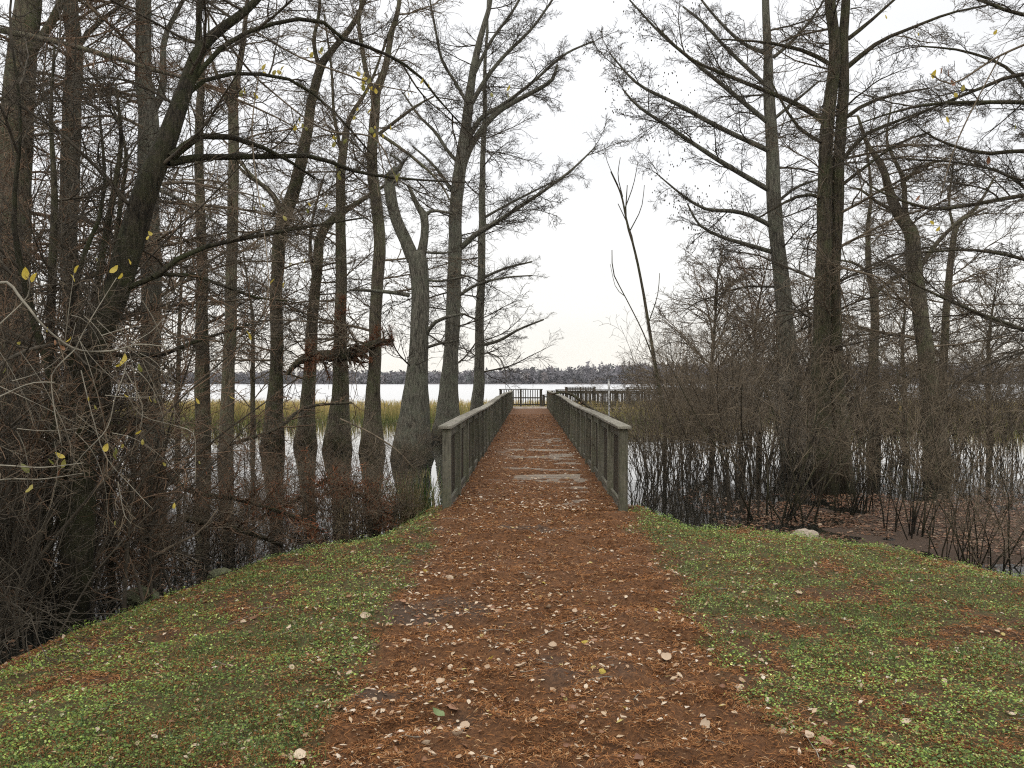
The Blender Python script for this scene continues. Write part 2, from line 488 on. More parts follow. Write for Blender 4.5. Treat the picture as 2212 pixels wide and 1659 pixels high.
litter = mix_(t, 0.55, litter, ramp_(t, nd, [(0.3, (0.5, 0.45, 0.42)), (0.7, (1.25, 1.2, 1.15))]), 'MULTIPLY')
litter = mix_(t, ramp_(t, nb, [(0.5, (0, 0, 0)), (0.75, (0.6, 0.6, 0.6))]), litter, (0.065, 0.034, 0.018))
litter = mix_(t, sp_.outputs[0], mix_(t, 0.65, litter, (0.050, 0.032, 0.016)), litter)
soil = ramp_(t, na, [(0.3, (0.030, 0.020, 0.013)), (0.55, (0.072, 0.048, 0.032)), (0.75, (0.150, 0.070, 0.040))])
moss = ramp_(t, na, [(0.3, (0.026, 0.022, 0.010)), (0.5, (0.075, 0.066, 0.024)), (0.72, (0.125, 0.075, 0.034))])
c = mix_(t, sp_.outputs[1], litter, moss)
c = mix_(t, sp_.outputs[2], c, soil)
t.links.new(c, b.inputs['Base Color']); b.inputs['Roughness'].default_value = 0.92; b.inputs['Specular IOR Level'].default_value = 0.25
bump_(t, b, na, 0.9, 0.02)
M['ground'] = m
ground = obj('ground', ground_me, m); ground['kind'] = 'structure'

wv = np.array([(-3000, -600, WATER), (3000, -600, WATER), (3000, 3500, WATER), (-3000, 3500, WATER)], float)
water = obj('lake_water', make_mesh('lake_water', wv, np.array([(0, 1, 2, 3)])), M['water']); water['kind'] = 'structure'

# ------------------------------------------------------------------ far shore
rng = np.random.default_rng(3)
def shore_h(xx):
    u = 1142 + xx / 800 * F
    return np.interp(u, [-400, 300, 420, 640, 800, 1000, 1080, 1180, 1280, 1400, 1700, 2212, 3000], [12, 11, 11.5, 15, 12.5, 12.5, 14.5, 18, 20, 23, 24, 22, 19]) 
hx = np.linspace(-1500, 1500, 301); hy = np.array([796, 800, 812, 850, 1000, 2000])
HX, HY = np.meshgrid(hx, hy)
HZ = np.interp(HY, hy, [-1.5, -0.45, 0.02, 0.15, 0.5, 0.5])
HZ = np.where(HY <= 800, HZ, HZ * shore_h(HX) * 0.9)
n = len(hx); ii = (np.arange(len(hy)-1)[:, None]*n + np.arange(n-1)[None]).ravel()
hill = obj('far_shore_hill', make_mesh('far_shore_hill', np.stack([HX.ravel(), HY.ravel(), HZ.ravel()], 1), np.stack([ii, ii+1, ii+n+1, ii+n], 1), True),
           plain('far_hill', (0.12, 0.105, 0.105), (0.17, 0.15, 0.15), 0.15, 1.0, 0.0)); hill['kind'] = 'structure'
NT, NF = 3400, 50
tx = rng.uniform(-1250, 1250, NT); row = rng.random(NT)
ty = 800 + row * 70
th = (shore_h(tx) * (0.62 + 0.38*row) + 1.5) * rng.uniform(0.90, 1.05, NT)
tw = rng.uniform(4, 8, NT)
cx = np.repeat(tx, NF); cy = np.repeat(ty, NF); ch = np.repeat(th, NF); cw = np.repeat(tw, NF)
q = norm(rng.normal(0, 1, (NT*NF, 3))) * rng.random((NT*NF, 1))**0.4
C0 = np.stack([cx + q[:, 0]*cw*0.6, cy + q[:, 1]*cw*0.6, ch*0.48 + q[:, 2]*ch*0.50], 1)
Vt = C0[:, None, :] + rng.normal(0, 1.35, (NT*NF, 3, 3)) * np.array([1, 1, 1.1])
pal = np.array([(0.165, 0.155, 0.165), (0.195, 0.182, 0.19), (0.150, 0.142, 0.150), (0.180, 0.155, 0.150), (0.135, 0.145, 0.135), (0.215, 0.205, 0.205)])  # bare-tree greys, lightened and desaturated to paint in distance haze
tc_ = pal[rng.choice(6, NT, p=[.3, .25, .2, .12, .06, .07])]
fc = np.repeat(np.repeat(tc_, NF, 0), 3, 0) * np.repeat(rng.uniform(0.93, 1.07, NT*NF), 3)[:, None]
far = obj('far_woodland', make_mesh('far_woodland', Vt.reshape(-1, 3), np.arange(NT*NF*3).reshape(-1, 3), False, fc), M['far'])
tag(far, 'bare grey purple woodland along the far shore of the lake', 'woodland', kind='stuff')

# ------------------------------------------------------------------ footbridge
BY0, BY1 = 10.05, 50.0
XL, XR = -1.01, 1.16                     # railing centre lines
bridge = thing('footbridge', 'long wooden footbridge with slatted railings and needle strewn deck over the water', 'footbridge', (0.075, BY0, 0))
def bp(name, me, mat, x, y, z, rz=0.0, rx=0.0, ry=0.0, par=None):
    o = obj(name, me, mat, par or bridge)
    if par is None: o.location = (x - 0.075, y - BY0, z)
    else: o.location = (x, y, z)
    o.rotation_euler = (rx, ry, rz); return o
R_ = random.Random(5)
plank_me = [bevel_box('deck_plank', 2.34, 0.140, 0.038, 0.004, 0.002, k) for k in range(5)]
y = BY0 - 0.02
while y < BY1:
    bp('deck_plank', R_.choice(plank_me), M['plank'], 0.075 + R_.uniform(-.01, .01), y, -0.019 + R_.uniform(-.003, .002), R_.uniform(-.004, .004))
    y += 0.1455
for sx in (-0.85, 0.075, 1.0):
    bp('joist', bevel_box('joist', 0.09, BY1 - BY0 - 0.4, 0.2, 0.004), M['rail'], sx, (BY0+BY1)/2, -0.142)
BAY = (BY1 - BY0 - 0.1) / 27
post_me = bevel_box('post', 0.105, 0.105, 1.0, 0.008)
bal_me = [bevel_box('baluster', 0.038, 0.038, 0.93, 0.003, 0.002, k) for k in range(4)]
def zoff(y): return 0.012 * math.sin(y*0.55) + 0.018 * math.sin(y*0.21 + 1) + (0.03 if y > 27 else 0)
PH = 1.035
for side, xc in ((-1, XL), (1, XR)):
    inn = -side                                    # towards the middle of the deck
    hand = bp('railing', bevel_box('railing', 0.05, 0.001, 0.001, 0.0001), M['rail'], xc, BY0, 0)
    hand.data = None if False else hand.data
    # the railing part itself is the long outer stringer board that carries posts and slats
    hand.data = bevel_box('railing', 0.04, BY1 - BY0, 0.19, 0.004); hand.data.materials.append(M['rail'])
    hand.location = (xc - 0.075 - inn*0.075, (BY1-BY0)/2, -0.12)
    def rp(name, me, mat, x, y, z, rz=0, rx=0, ry=0):
        o = obj(name, me, mat, hand)
        o.location = (x - (xc - inn*0.075), y - (BY0 + BY1)/2, z + 0.12); o.rotation_euler = (rx, ry, rz); return o
    small = Soup(); nb_ = 0
    for k in range(28):
        y = BY0 + 0.055 + k * BAY
        big = k in (0, 27)
        h = PH + 0.62
        o = rp('post', post_me, M['post'], xc + inn*0.014 + R_.uniform(-.004, .004), y, PH + zoff(y) - h/2 - 0.001, R_.uniform(-.03, .03), R_.uniform(-.006, .006), R_.uniform(-.008, .008))
        o.scale = (1, 1, h)
        if k == 27: break
        y2 = y + BAY; ym = (y + y2)/2; zm = (zoff(y) + zoff(y2))/2
        sl = math.atan2(zoff(y2) - zoff(y), BAY)
        if abs(sl) > 0.05: sl = math.copysign(0.02, sl)
        for nm, zz, hh in (('top_rail', 0.965, 0.088), ('bottom_rail', 0.085, 0.088)):
            rp(nm, bevel_box(nm, 0.036, BAY - 0.112, hh, 0.003, 0.002, k), M['rail'], xc + inn*0.012, ym, zz + zm*(1 if nm == 'top_rail' else .4), R_.uniform(-.002, .002), sl)
        nbal = 11
        for j in range(nbal):
            yy = y + 0.055 + (BAY - 0.11) * (j + 1) / (nbal + 1)
            if k < 13:
                rp('baluster', R_.choice(bal_me), M['baluster'], xc - inn*0.027, yy, 0.53 + zm*0.8, R_.uniform(-.05, .05), R_.uniform(-.008, .008), R_.uniform(-.004, .004))
            else:
                xx = xc - inn*0.027; 
                box(small, xx-.019 - (xc - inn*0.075), xx+.019 - (xc - inn*0.075), yy-.019 - (BY0+BY1)/2, yy+.019 - (BY0+BY1)/2, 0.065+zm+.12, 0.99+zm+.12)
    o = obj('far_balusters', small.mesh('far_balusters'), M['baluster'], hand); o['kind'] = 'stuff'
    # cap boards, two bays long, laid flat on the posts
    k = 0
    while k < 27:
        n = 2 if k < 26 else 1
        ya = BY0 + 0.055 + k*BAY - (0.10 if k == 0 else -0.003); yb = BY0 + 0.055 + (k+n)*BAY - (0.003 if k+n < 27 else -0.1)
        za, zb = zoff(ya), zoff(yb)
        sl = math.atan2(zb - za, yb - ya)
        me = bevel_box('handrail', 0.165, (yb-ya), 0.036, 0.006, 0.003, k)
        rp('handrail', me, M['cap'], xc + R_.uniform(-.006, .006), (ya+yb)/2, PH + 0.021 + (za+zb)/2, R_.uniform(-.004, .004), sl, R_.uniform(-.02, .02))
        k += n

# litter blown over the deck: a lumpy sheet with planks showing through
lx = np.linspace(XL+0.04, XR-0.04, 58)
ly = np.concatenate([np.arange(9.9, 20, 0.06), np.arange(20, 34, 0.12), np.arange(34, 49.2, 0.25)])
LX, LY = np.meshgrid(lx, ly)
a = fbm(LX*1.1+70, LY*2.4, 3, 4)
edge = sstep(0.0, 0.35, np.minimum(LX - XL, XR - LX) )
bare_d = sstep(0.40, 0.56, a) * (0.35 + 0.65 * np.exp(-((LX - 0.35)/0.6)**2))
prof = np.interp(LY, [10, 11.5, 16, 22, 27, 34, 49], [0.2, 0.85, 1.0, 0.95, 0.6, 0.2, 0.0])
LZ = 0.020 + (fbm(LX*3, LY*6, 5) - 0.5)*0.022 - bare_d * 0.046 * prof + 0.012*(1-edge)
LZ += sstep(0.6, 0.75, fbm(LX*2+9, LY*2, 14)) * 0.035
LZ -= 0.05 * (1 - sstep(9.9, 10.15, LY))
ln = len(lx); ii = (np.arange(len(ly)-1)[:, None]*ln + np.arange(ln-1)[None]).ravel()
dl = make_mesh('deck_litter', np.stack([LX.ravel(), LY.ravel(), LZ.ravel()], 1), np.stack([ii, ii+1, ii+ln+1, ii+ln], 1), True, np.tile([[1, 0, 0]], (LX.size, 1)))
dl = obj('needle_carpet', dl, M['ground']); tag(dl, 'rust brown carpet of cypress needles drifted along the bridge deck', 'leaf litter', kind='stuff')

# ------------------------------------------------------------------ the pier beyond the bridge
pierpost_me = bevel_box('post', 0.105, 0.105, 1.0, 0.008); pierbal_me = bevel_box('baluster', 0.038, 0.038, 0.93, 0.003)
def straight_rail(par, x0, x1, yy, z0, top, npost, dens, mat='post', mid=False):
    L = x1 - x0
    for i in range(npost):
        xx = x0 + L * i / (npost - 1)
        o = obj('post', pierpost_me, M['pier'], par); o.location = (xx, yy, z0 + top/2 - 0.25); o.scale = (1.25, 1, top + 0.5 - 0.002)
    o = obj('handrail', bevel_box('handrail', L + 0.2, 0.14, 0.055, 0.004), M['pier'], par); o.location = ((x0+x1)/2, yy, z0 + top + 0.028)
    for zz in ([0.12, top*0.52] if mid else [0.12, top - 0.09]):
        o = obj('cross_rail', bevel_box('cross_rail', L - 0.12, 0.036, 0.085, 0.003), M['pier'], par); o.location = ((x0+x1)/2, yy - 0.04, z0 + zz)
    nb = int(L / dens)
    for i in range(nb):
        xx = x0 + L * (i + 0.5) / nb
        o = obj('baluster', pierbal_me, M['pier'], par); o.location = (xx, yy + 0.0, z0 + top/2 + 0.02); o.scale = (1.5, 1, (top - 0.06)/0.93)
pier = thing('fishing_pier', 'grey timber pier with slatted railings at the far end of the footbridge', 'pier', (0, 50.0, 0))
pl = [bevel_box('deck_plank', 0.14, 4.2, 0.038, 0.004, 0.002, k+20) for k in range(3)]
xx = -1.9
while xx < 13.5:
    o = obj('deck_plank', pl[int(xx*7) % 3], M['plank'], pier); o.location = (xx, 2.2, -0.018); xx += 0.1455
for yy in (0.25, 2.2, 4.2):
    o = obj('beam', bevel_box('beam', 15.4, 0.1, 0.2, 0.004), M['capx'], pier); o.location = (5.8, yy, -0.14)
for xx in np.arange(-1.8, 13.6, 2.5):
    for yy in (0.1, 4.3):
        o = obj('pile', post_me, M['post'], pier); o.location = (xx, yy, -0.75); o.scale = (1.7, 1.7, 1.2)
straight_rail(pier, -1.85, 0.82, 4.25, 0, 1.09, 3, 0.157, mid=True)
straight_rail(pier, 0.86+0.1, 1.75, 4.25, 0, 0.72, 2, 0.15)
straight_rail(pier, 1.85, 13.3, 4.25, 0, 1.06, 7, 0.16)
straight_rail(pier, 1.42, 6.0, 0.05, 0, 1.03, 4, 0.09)
straight_rail(pier, 6.1, 13.3, 0.05, 0, 1.0, 5, 0.09)
pier2 = thing('viewing_platform', 'raised timber viewing platform railing beyond the pier over the lake', 'platform', (3.0, 64, 0))
o = obj('deck', bevel_box('deck', 13.0, 4.0, 0.12, 0.01), M['capx'], pier2); o.location = (5.6, 2.0, -0.06)
for xx in np.arange(-0.6, 12, 2.4):
    for yy in (0.2, 3.8):
        o = obj('pile', post_me, M['post'], pier2); o.location = (xx, yy, -0.75); o.scale = (1.7, 1.7, 1.27)
straight_rail(pier2, -0.1, 2.1, 0.05, 0.0, 1.17, 3, 0.2)
straight_rail(pier2, 4.6, 9.8, 0.05, 0.0, 1.15, 4, 0.2)

# ------------------------------------------------------------------ reeds
rng = np.random.default_rng(8)
def in_pier(x, y):
    return ((np.abs(x) < 2.1) & (y < 56)) | ((x > -2.4) & (x < 14.0) & (y > 49) & (y < 55.2)) | ((x > 2) & (x < 15.5) & (y > 63) & (y < 69))
def front(x): return np.interp(x, [-40, -24, -14, -8, -4, 0, 6, 14, 40], [46, 42, 38.5, 39.5, 40.5, 43, 40, 37, 34]) + (fbm(x*0.35, x*0+3, 2)-.5)*5
n = 52000
rx = rng.uniform(-36, 46, n); ry = 34 + rng.random(n)**1.2 * 36
ok = (ry > front(rx)) & ~in_pier(rx, ry) & (ry < 66 + 3*np.sin(rx*.2)) & (fbm(rx*.25, ry*.25, 4) > 0.33)
ok &= ~((rx < -1.8) & (ry < 46) & (fbm(rx*.5+9, ry*.5, 1) > 0.62))
rx, ry = rx[ok], ry[ok]; n = len(rx)
hh = rng.uniform(0.55, 1.0, n) * (0.85 + 0.5*fbm(rx*.3, ry*.3, 6)) * np.interp(ry, [38, 50, 72], [1.15, 0.95, 0.7]) ; w = rng.uniform(0.010, 0.022, n)
az = rng.uniform(0, np.pi, n); lean = rng.normal(0, 0.14, (n, 2)) + np.array([0.05, 0]); lean *= hh[:, None]
B = np.stack([rx, ry, np.full(n, WATER - 0.03)], 1)
wd = np.stack([np.cos(az), np.sin(az), np.zeros(n)], 1) * w[:, None]
mid = B + np.stack([lean[:, 0]*0.3, lean[:, 1]*0.3, hh*0.55], 1); tip = B + np.stack([lean[:, 0], lean[:, 1], hh], 1)
V = np.stack([B-wd, B+wd, mid+wd, mid-wd, tip+wd*.3, tip-wd*.3], 1)
gold = np.array([(0.60, 0.43, 0.15), (0.70, 0.52, 0.22), (0.48, 0.36, 0.12), (0.42, 0.38, 0.13)])[rng.integers(0, 4, n)]
green = np.array([(0.09, 0.13, 0.035), (0.13, 0.16, 0.05), (0.06, 0.10, 0.03)])[rng.integers(0, 3, n)]
k = np.clip((ry - front(rx)) / 12, 0, 1)[:, None] 
c0 = green*0.8; c1 = green*(1-k)*0.5 + gold*(0.5+0.5*k)*0.7; c2 = gold*(0.55 + 0.45*k)
Cc = np.stack([c0, c0, c1, c1, c2, c2], 1)
fi = np.arange(n)[:, None]*6
Q = np.concatenate([fi + np.array([0, 1, 2, 3]), fi + np.array([3, 2, 4, 5])])
reeds = obj('reeds', make_mesh('reeds', V.reshape(-1, 3), Q, False, Cc.reshape(-1, 3)), M['reed'])
tag(reeds, 'golden and green reed bed standing in the lake behind the cypress trunks', 'reeds', kind='stuff')

# ------------------------------------------------------------------ trees
def trunk_mesh(sp, pts, rad, flare=0.0, ribs=7, seed=0, sides=18, step=0.13, rough=0.10):
    flare = flare * 0.30
    r = np.random.default_rng(seed)
    L = np.linalg.norm(np.diff(pts, axis=0), axis=1).sum()
    K = max(6, int(L / step))
    P, R = resample(pts, rad, K)
    if L > 6:
        hh_ = P[:, 2] - P[0, 2]; k_ = np.clip(hh_/2, 0, 1)*0.16
        P = P + np.stack([(fbm(hh_*.45 + seed*3.1, hh_*0, 1, 3) - .5)*k_, (fbm(hh_*.45 + seed*5.7, hh_*0, 2, 3) - .5)*k_, hh_*0], 1)
    T = np.gradient(P, axis=0); T = norm(T)
    ref = np.array([0.0, 1.0, 0.15]); A = norm(np.cross(T, ref)); B = np.cross(T, A)
    th = np.arange(sides) / sides * 2*np.pi
    h = (P[:, 2] - P[0, 2])[:, None]
    ph = r.uniform(0, 6.28, 3)
    f = 1 + flare * np.exp(-h / 0.9) * (0.25 + 0.75 * np.cos(ribs*th[None] + ph[0] + 0.4*np.sin(h*2)))
    f = f + 0.07*min(flare*6, 1) * np.exp(-h/2.5) * np.cos((ribs+2)*th[None] + ph[1])
    f = f * (1 + rough * (fbm(np.cos(th)[None]*2.2 + h*0 + seed, np.sin(th)[None]*2.2 + h*0.0, h*1.8 + seed, 3) - 0.5) * 2)
    V = P[:, None] + (R[:, None] * f)[..., None] * (A[:, None]*np.cos(th)[None, :, None] + B[:, None]*np.sin(th)[None, :, None])
    j = np.arange(sides); j2 = (j+1) % sides; b_ = (np.arange(K-1)*sides)[:, None]
    Q = np.stack([b_ + j, b_ + j2, b_ + sides + j2, b_ + sides + j], -1).reshape(-1, 4)
    V = V.reshape(-1, 3)
    V = np.vstack([V, P[-1:]]); Tt = np.stack([(K-1)*sides + j, (K-1)*sides + j2, np.full(sides, K*sides)], 1)
    sp.add(V, Q=Q, T=Tt)
    return P, R

def px_line(pts):
    """[(u, v, width px, distance)] -> points and radii"""
    P = np.array([at(u, v, d) for u, v, w, d in pts]); R = np.array([w / 2 / F * d for u, v, w, d in pts])
    return P, R

TW = dict(total=0)
SPRAYS = {}
def sprays(rt, kind='cypress'):
    key = (kind, min((0.004, 0.0075, 0.012), key=lambda q: abs(math.log(q/rt))))
    if key not in SPRAYS:
        out = []
        for k in range(7):
            rng = np.random.default_rng(1000 + k + int(key[1]*1e5)); r = key[1]; s = Soup()
            p1, r1 = grow(rng, np.zeros((1, 3)), np.array([[1, 0, .05]]), np.array([3.0]), np.array([.033]), r*1.2, 12, .075, .012 if k % 3 else -.006)
            tubes(s, p1, r1, 5)
            p2, r2 = spawn(rng, p1, r1, 13, .06, 1, .50, (22, 72), 7, .42, .012, .22, .60, r, .25); tubes(s, p2, r2, 3)
            p3, r3 = spawn(rng, p2, r2, 6, .1, 1, .52, (20, 70), 5, .55, .01, .20, .6, r*.8, .18); tubes(s, p3, r3, 3)
            p4, r4 = spawn(rng, p3, r3, 2, .2, 1, .55, (25, 55), 3, .7, .0, .15, .7, r*.65, .10); tubes(s, p4, r4, 3)
            out.append(s.mesh('branch'))
        SPRAYS[key] = out
    return SPRAYS[key]
def put_spray(rng, root, p, d, L, rt, mat, base):
    s = L / 3.0
    me = sprays(max(rt / s, .003))[int(rng.integers(0, 7))]
    o = obj('branch', me, None, root, p - base)
    if not me.materials: me.materials.append(mat)
    o.material_slots[0].link = 'OBJECT'; o.material_slots[0].material = mat
    q = Vector([float(c) for c in d]).to_track_quat('X', 'Z') @ Matrix.Rotation(float(rng.normal(0, .35)), 3, 'X').to_quaternion()
    o.rotation_mode = 'QUATERNION'; o.rotation_quaternion = q; o.scale = (s, s*float(rng.uniform(.85, 1.2)), s)
    return o

def tree(label, trunk, limbs=(), nprim=26, plen=(1.6, 3.2), zmin=2.2, elev=(0, 35), seed=1, flare=0.6, mat='bark_cypress', twig='twig',
         m2=8, m3=7, m4=0, up=0.01, rt=0.0055, ribs=7, name='cypress_tree', cat='tree', group=None, catkins=0, base_v=None, wig=0.13, azc=None, dens=0.8, lden=2.3):
    rng = np.random.default_rng(seed)
    P, R = px_line(trunk)
    # carry the foot down to just under the water
    foot = P[0].copy(); foot[2] = WATER - 0.25
    if P[0][2] > WATER - 0.2: P = np.vstack([foot, P]); R = np.concatenate([[R[0]*1.03], R])
    base = P[0].copy(); base[2] = WATER
    root = thing(name, label, cat, base, group)
    sp = Soup(); TP, TR = trunk_mesh(sp, P, R, flare, ribs, seed)
    obj('trunk', sp.mesh('trunk', True, base), M[mat], root)
    prim_P, prim_R = [], []
    for i, lm in enumerate(limbs):
        LP, LR = px_line(lm)
        LR = LR*.86; s2 = Soup(); a, b2 = trunk_mesh(s2, LP, LR, 0, 5, seed*7+i, 8 if LR[0] > 0.03 else 6, 0.25, 0.08)
        obj('limb', s2.mesh('limb', True, base), M[mat], root)
        a, b2 = resample(LP, LR, 12); prim_P.append(a); prim_R.append(b2)
    crown = Soup()
    # primaries off the trunk
    nprim = int(nprim * dens)
    h = TP[:, 2]; cand = np.where((h > zmin) & (h < 16))[0]
    L1 = []
    if len(cand) and nprim:
        pick = cand[np.clip(((np.arange(nprim) + rng.random(nprim)) / nprim * len(cand)).astype(int), 0, len(cand)-1)]
        az = rng.uniform(0, 2*np.pi, nprim) if azc is None else rng.normal(azc[0], azc[1], nprim)
        el = np.radians(rng.uniform(elev[0], elev[1], nprim))
        d = np.stack([np.cos(az)*np.cos(el), np.sin(az)*np.cos(el), np.sin(el)], 1)
        fr = (h[pick] - zmin) / max(h.max() - zmin, 0.1)
        L = rng.uniform(plen[0], plen[1], nprim) * (1.0 - 0.45*fr)
        r0 = np.minimum(TR[pick]*0.42, 0.010 + L*0.011)
        for i in range(nprim): put_spray(rng, root, TP[pick[i]], d[i], L[i]*1.15, rt*.72, M[twig], base)
    for LP, LR in zip(prim_P, prim_R):
        if lden == 0: break
        Ll = np.linalg.norm(np.diff(LP, axis=0), axis=1).sum()
        nb_ = int(np.clip(Ll * lden, 5 if lden > 1 else 2, 26))
        for i in range(nb_ + 1):
            t_ = 0.10 + 0.9 * (i + rng.random()) / nb_ if i < nb_ else 0.97
            f_ = min(t_ * 11, 10.99); k_ = int(f_); w_ = f_ - k_
            p = LP[k_]*(1-w_) + LP[k_+1]*w_; tn = norm(LP[k_+1] - LP[k_])
            sd_ = norm(np.cross(tn, np.array([0, 0, 1.0]))) * (1 if i % 2 else -1)
            v_ = norm(sd_ + rng.normal(0, .55, 3)); a_ = math.radians(rng.uniform(28, 58)) if i < nb_ else .05
            d_ = tn*math.cos(a_) + v_*math.sin(a_)
            L_ = max(.45, Ll*rng.uniform(.16, .46)*(1.15 - .6*t_)) if i < nb_ else max(.5, Ll*.22)
            put_spray(rng, root, p, d_, min(L_, 2.6), rt*.72, M[twig], base)
    if catkins:
        pp = np.array(prim_P[:6]); rr = np.array(prim_R[:6])
        p2, r2 = spawn(rng, pp, rr, 16, .15, 1, .32, (30, 60), 6, .5, .01, .16, .55, rt, .35)
        p3, r3 = spawn(rng, p2, r2, 8, .1, 1, .46, (25, 60), 4, .6, .0, .16, .6, rt*.8, .18)
    if catkins:
        pts = p3[rng.integers(0, len(p3), catkins), -1] + np.array([0, 0, -0.02])
        s = rng.uniform(0.008, 0.016, catkins)
        off = np.array([(1,0,0),(-1,0,0),(0,1,0),(0,-1,0),(0,0,1.6),(0,0,-2.2)])
        V = pts[:, None] + off[None]*s[:, None, None]
        tri = np.array([(0,2,4),(2,1,4),(1,3,4),(3,0,4),(2,0,5),(1,2,5),(3,1,5),(0,3,5)])
        T = (np.arange(catkins)[:, None, None]*6 + tri[None]).reshape(-1, 3)
        o = obj('cones', make_mesh('cones', V.reshape(-1, 3) - base, T), M['twig_dark'], root); o['kind'] = 'stuff'
    return root, (TP, TR), L1

# ---- left side, from the frame edge to the bridge
tree('thick bare tree wrapped in vines at the left edge of the photo', [(40,1124,92,12.6),(38,900,80,12.6),(35,600,74,12.6),(40,300,66,12.8),(48,100,58,12.8),(60,0,52,12.8),(75,-250,36,13),(90,-500,16,13)],
     [[(60,120,26,12.8),(105,60,22,12.8),(150,-40,16,12.8),(190,-160,9,12.8)], [(0,65,16,11.5),(160,100,13,11.3),(330,150,9,11),(470,190,5,10.8)]],
     30, (1.8, 3.6), 2.0, (-5, 35), 11, 0.5, 'bark_cypress', 'twig_red', name='bare_tree', m3=8)
tree('straight bare tree with a slightly twisted stem, second from the left edge', [(152,1110,48,13.4),(160,800,42,13.4),(146,560,38,13.4),(148,300,40,13.4),(158,100,34,13.5),(150,0,32,13.5),(150,-260,22,13.5),(160,-480,10,13.5)],
     [[(165,105,16,13.5),(205,55,12,13.5),(262,10,8,13.5),(320,-60,5,13.5)]],
     30, (1.6, 3.4), 2.4, (-8, 35), 12, 0.5, 'bark_grey', 'twig', name='bare_tree', m3=8)
tree('upright grey tree right behind the leaning mossy trunk', [(330,1100,52,13.8),(330,880,46,13.8),(328,700,42,13.8),(322,450,44,13.8),(326,270,42,13.8),(312,150,34,13.8),(315,0,32,13.8),(318,-240,22,13.8),(325,-480,9,13.8)],
     [[(330,240,22,13.8),(352,190,20,13.8),(354,90,15,13.8),(385,20,11,13.8),(430,-60,7,13.8)], [(345,410,12,13.6),(385,430,9,13.4),(450,470,6,13.2),(520,520,4,13)]],
     30, (1.8, 3.6), 2.2, (-10, 35), 13, 0.5, 'bark_grey', 'twig', m3=8)
tree('leaning mossy tree on the left bank with long dark limbs reaching right',
     [(150,1372,80,7.1),(172,1150,68,7.1),(186,950,60,7.2),(208,780,56,7.2),(262,620,54,7.3),(302,490,56,7.4),(331,384,50,7.4),(368,292,42,7.5),(396,206,34,7.6),(422,120,27,7.7),(462,72,22,7.8),(530,18,17,7.9),(600,-60,10,8)],
     [[(368,340,24,7.4),(410,302,19,7.5),(450,291,17,7.6),(500,296,14,7.8),(560,315,11,8),(620,345,8,8.3),(680,385,5,8.6)],
      [(362,352,24,7.4),(422,340,18,7.6),(500,339,15,7.9),(590,338,13,8.2),(679,338,11,8.5),(760,368,9,8.9),(850,384,7,9.3),(960,392,4,9.6)],
      [(330,600,15,7.3),(400,550,13,7.5),(470,526,12,7.7),(575,506,10,8),(679,487,7,8.4),(790,470,4,8.8)],
      [(425,130,14,7.7),(428,60,13,7.7),(433,0,11,7.7),(440,-90,8,7.7)],
      [(165,1250,30,7.1),(128,1050,26,7.0),(118,850,22,7.0),(70,680,18,6.9),(30,480,13,6.8),(45,260,8,6.8),(20,60,5,6.8)],
      [(190,900,20,7.2),(150,760,17,7.1),(165,600,13,7.0),(225,430,10,7.0),(215,250,6,7.0)],
      [(400,200,14,7.6),(470,110,13,7.7),(560,60,11,7.9),(679,40,10,8.2),(737,82,9,8.5),(823,112,8,8.9),(900,158,7,9.3),(948,216,5,9.6),(1005,278,3,10)],
      [(392,215,12,7.6),(460,165,11,7.8),(560,160,9,8.1),(640,178,8,8.4),(720,240,6,8.8),(800,330,4,9.2)],
      [(280,620,15,7.3),(360,590,12,7.4),(440,600,10,7.6),(540,640,7,7.8),(620,650,4,8)],
      [(210,760,16,7.2),(330,770,12,7.3),(430,735,9,7.5),(540,700,5,7.8)]],
     22, (1.0, 2.2), 1.6, (-10, 45), 14, 0.35, 'bark_moss', 'twig_dark', m2=7, m3=6, rt=0.0028, name='leaning_tree', dens=.6, lden=1.8)
tree('slim dark trunk left of the smooth straight pole like trunk', [(440,960,30,22),(440,850,34,22),(436,700,26,22),(434,560,22,22),(428,420,20,22),(426,312,18,22),(432,150,14,22),(430,0,10,22),(428,-200,6,22)],
     [], 26, (1.8, 3.4), 2.0, (0, 35), 15, 0.6, 'bark_dark', 'twig_dark', m2=8, m3=7, rt=0.007)
tree('straight smooth trunk with hardly any lean, right of the slim dark one', [(487,1000,30,20.5),(490,800,27,20.5),(499,620,24,20.5),(502,430,23,20.5),(500,300,22,20.5),(500,216,20,20.5),(512,140,13,20.5),(530,40,9,20.5),(548,-120,5,20.5)],
     [[(500,240,14,20.5),(480,190,10,20.5),(455,120,7,20.5),(450,30,4,20.5)], [(502,330,9,20.5),(540,375,8,20.3),(580,410,6,20),(612,455,4,19.8)]],
     26, (1.8, 3.4), 2.4, (-5, 35), 16, 0.5, 'bark_cypress', 'twig', m2=8, m3=7, rt=0.007)
tree('dark trunk that bends right above a low fork, left of the red needled limb',
     [(588,968,48,25.5),(590,900,40,25.5),(594,800,28,25.5),(597,624,26,25.5),(604,528,28,25.5),(617,465,30,25.5),(645,384,27,25.5),(663,297,24,25.5),(672,216,20,25.5),(689,144,18,25.5),(713,110,14,25.5),(765,43,11,25.5),(810,-60,6,25.5)],
     [[(613,480,17,25.5),(600,440,15,25.5),(578,408,13,25.5),(535,379,9,25.5),(511,355,6,25.5)], [(690,150,12,25.5),(678,90,10,25.5),(690,20,8,25.5),(690,-80,5,25.5)]],
     28, (1.8, 3.6), 1.8, (-5, 35), 17, 0.9, 'bark_dark', 'twig', m2=8, m3=7, rt=0.008)
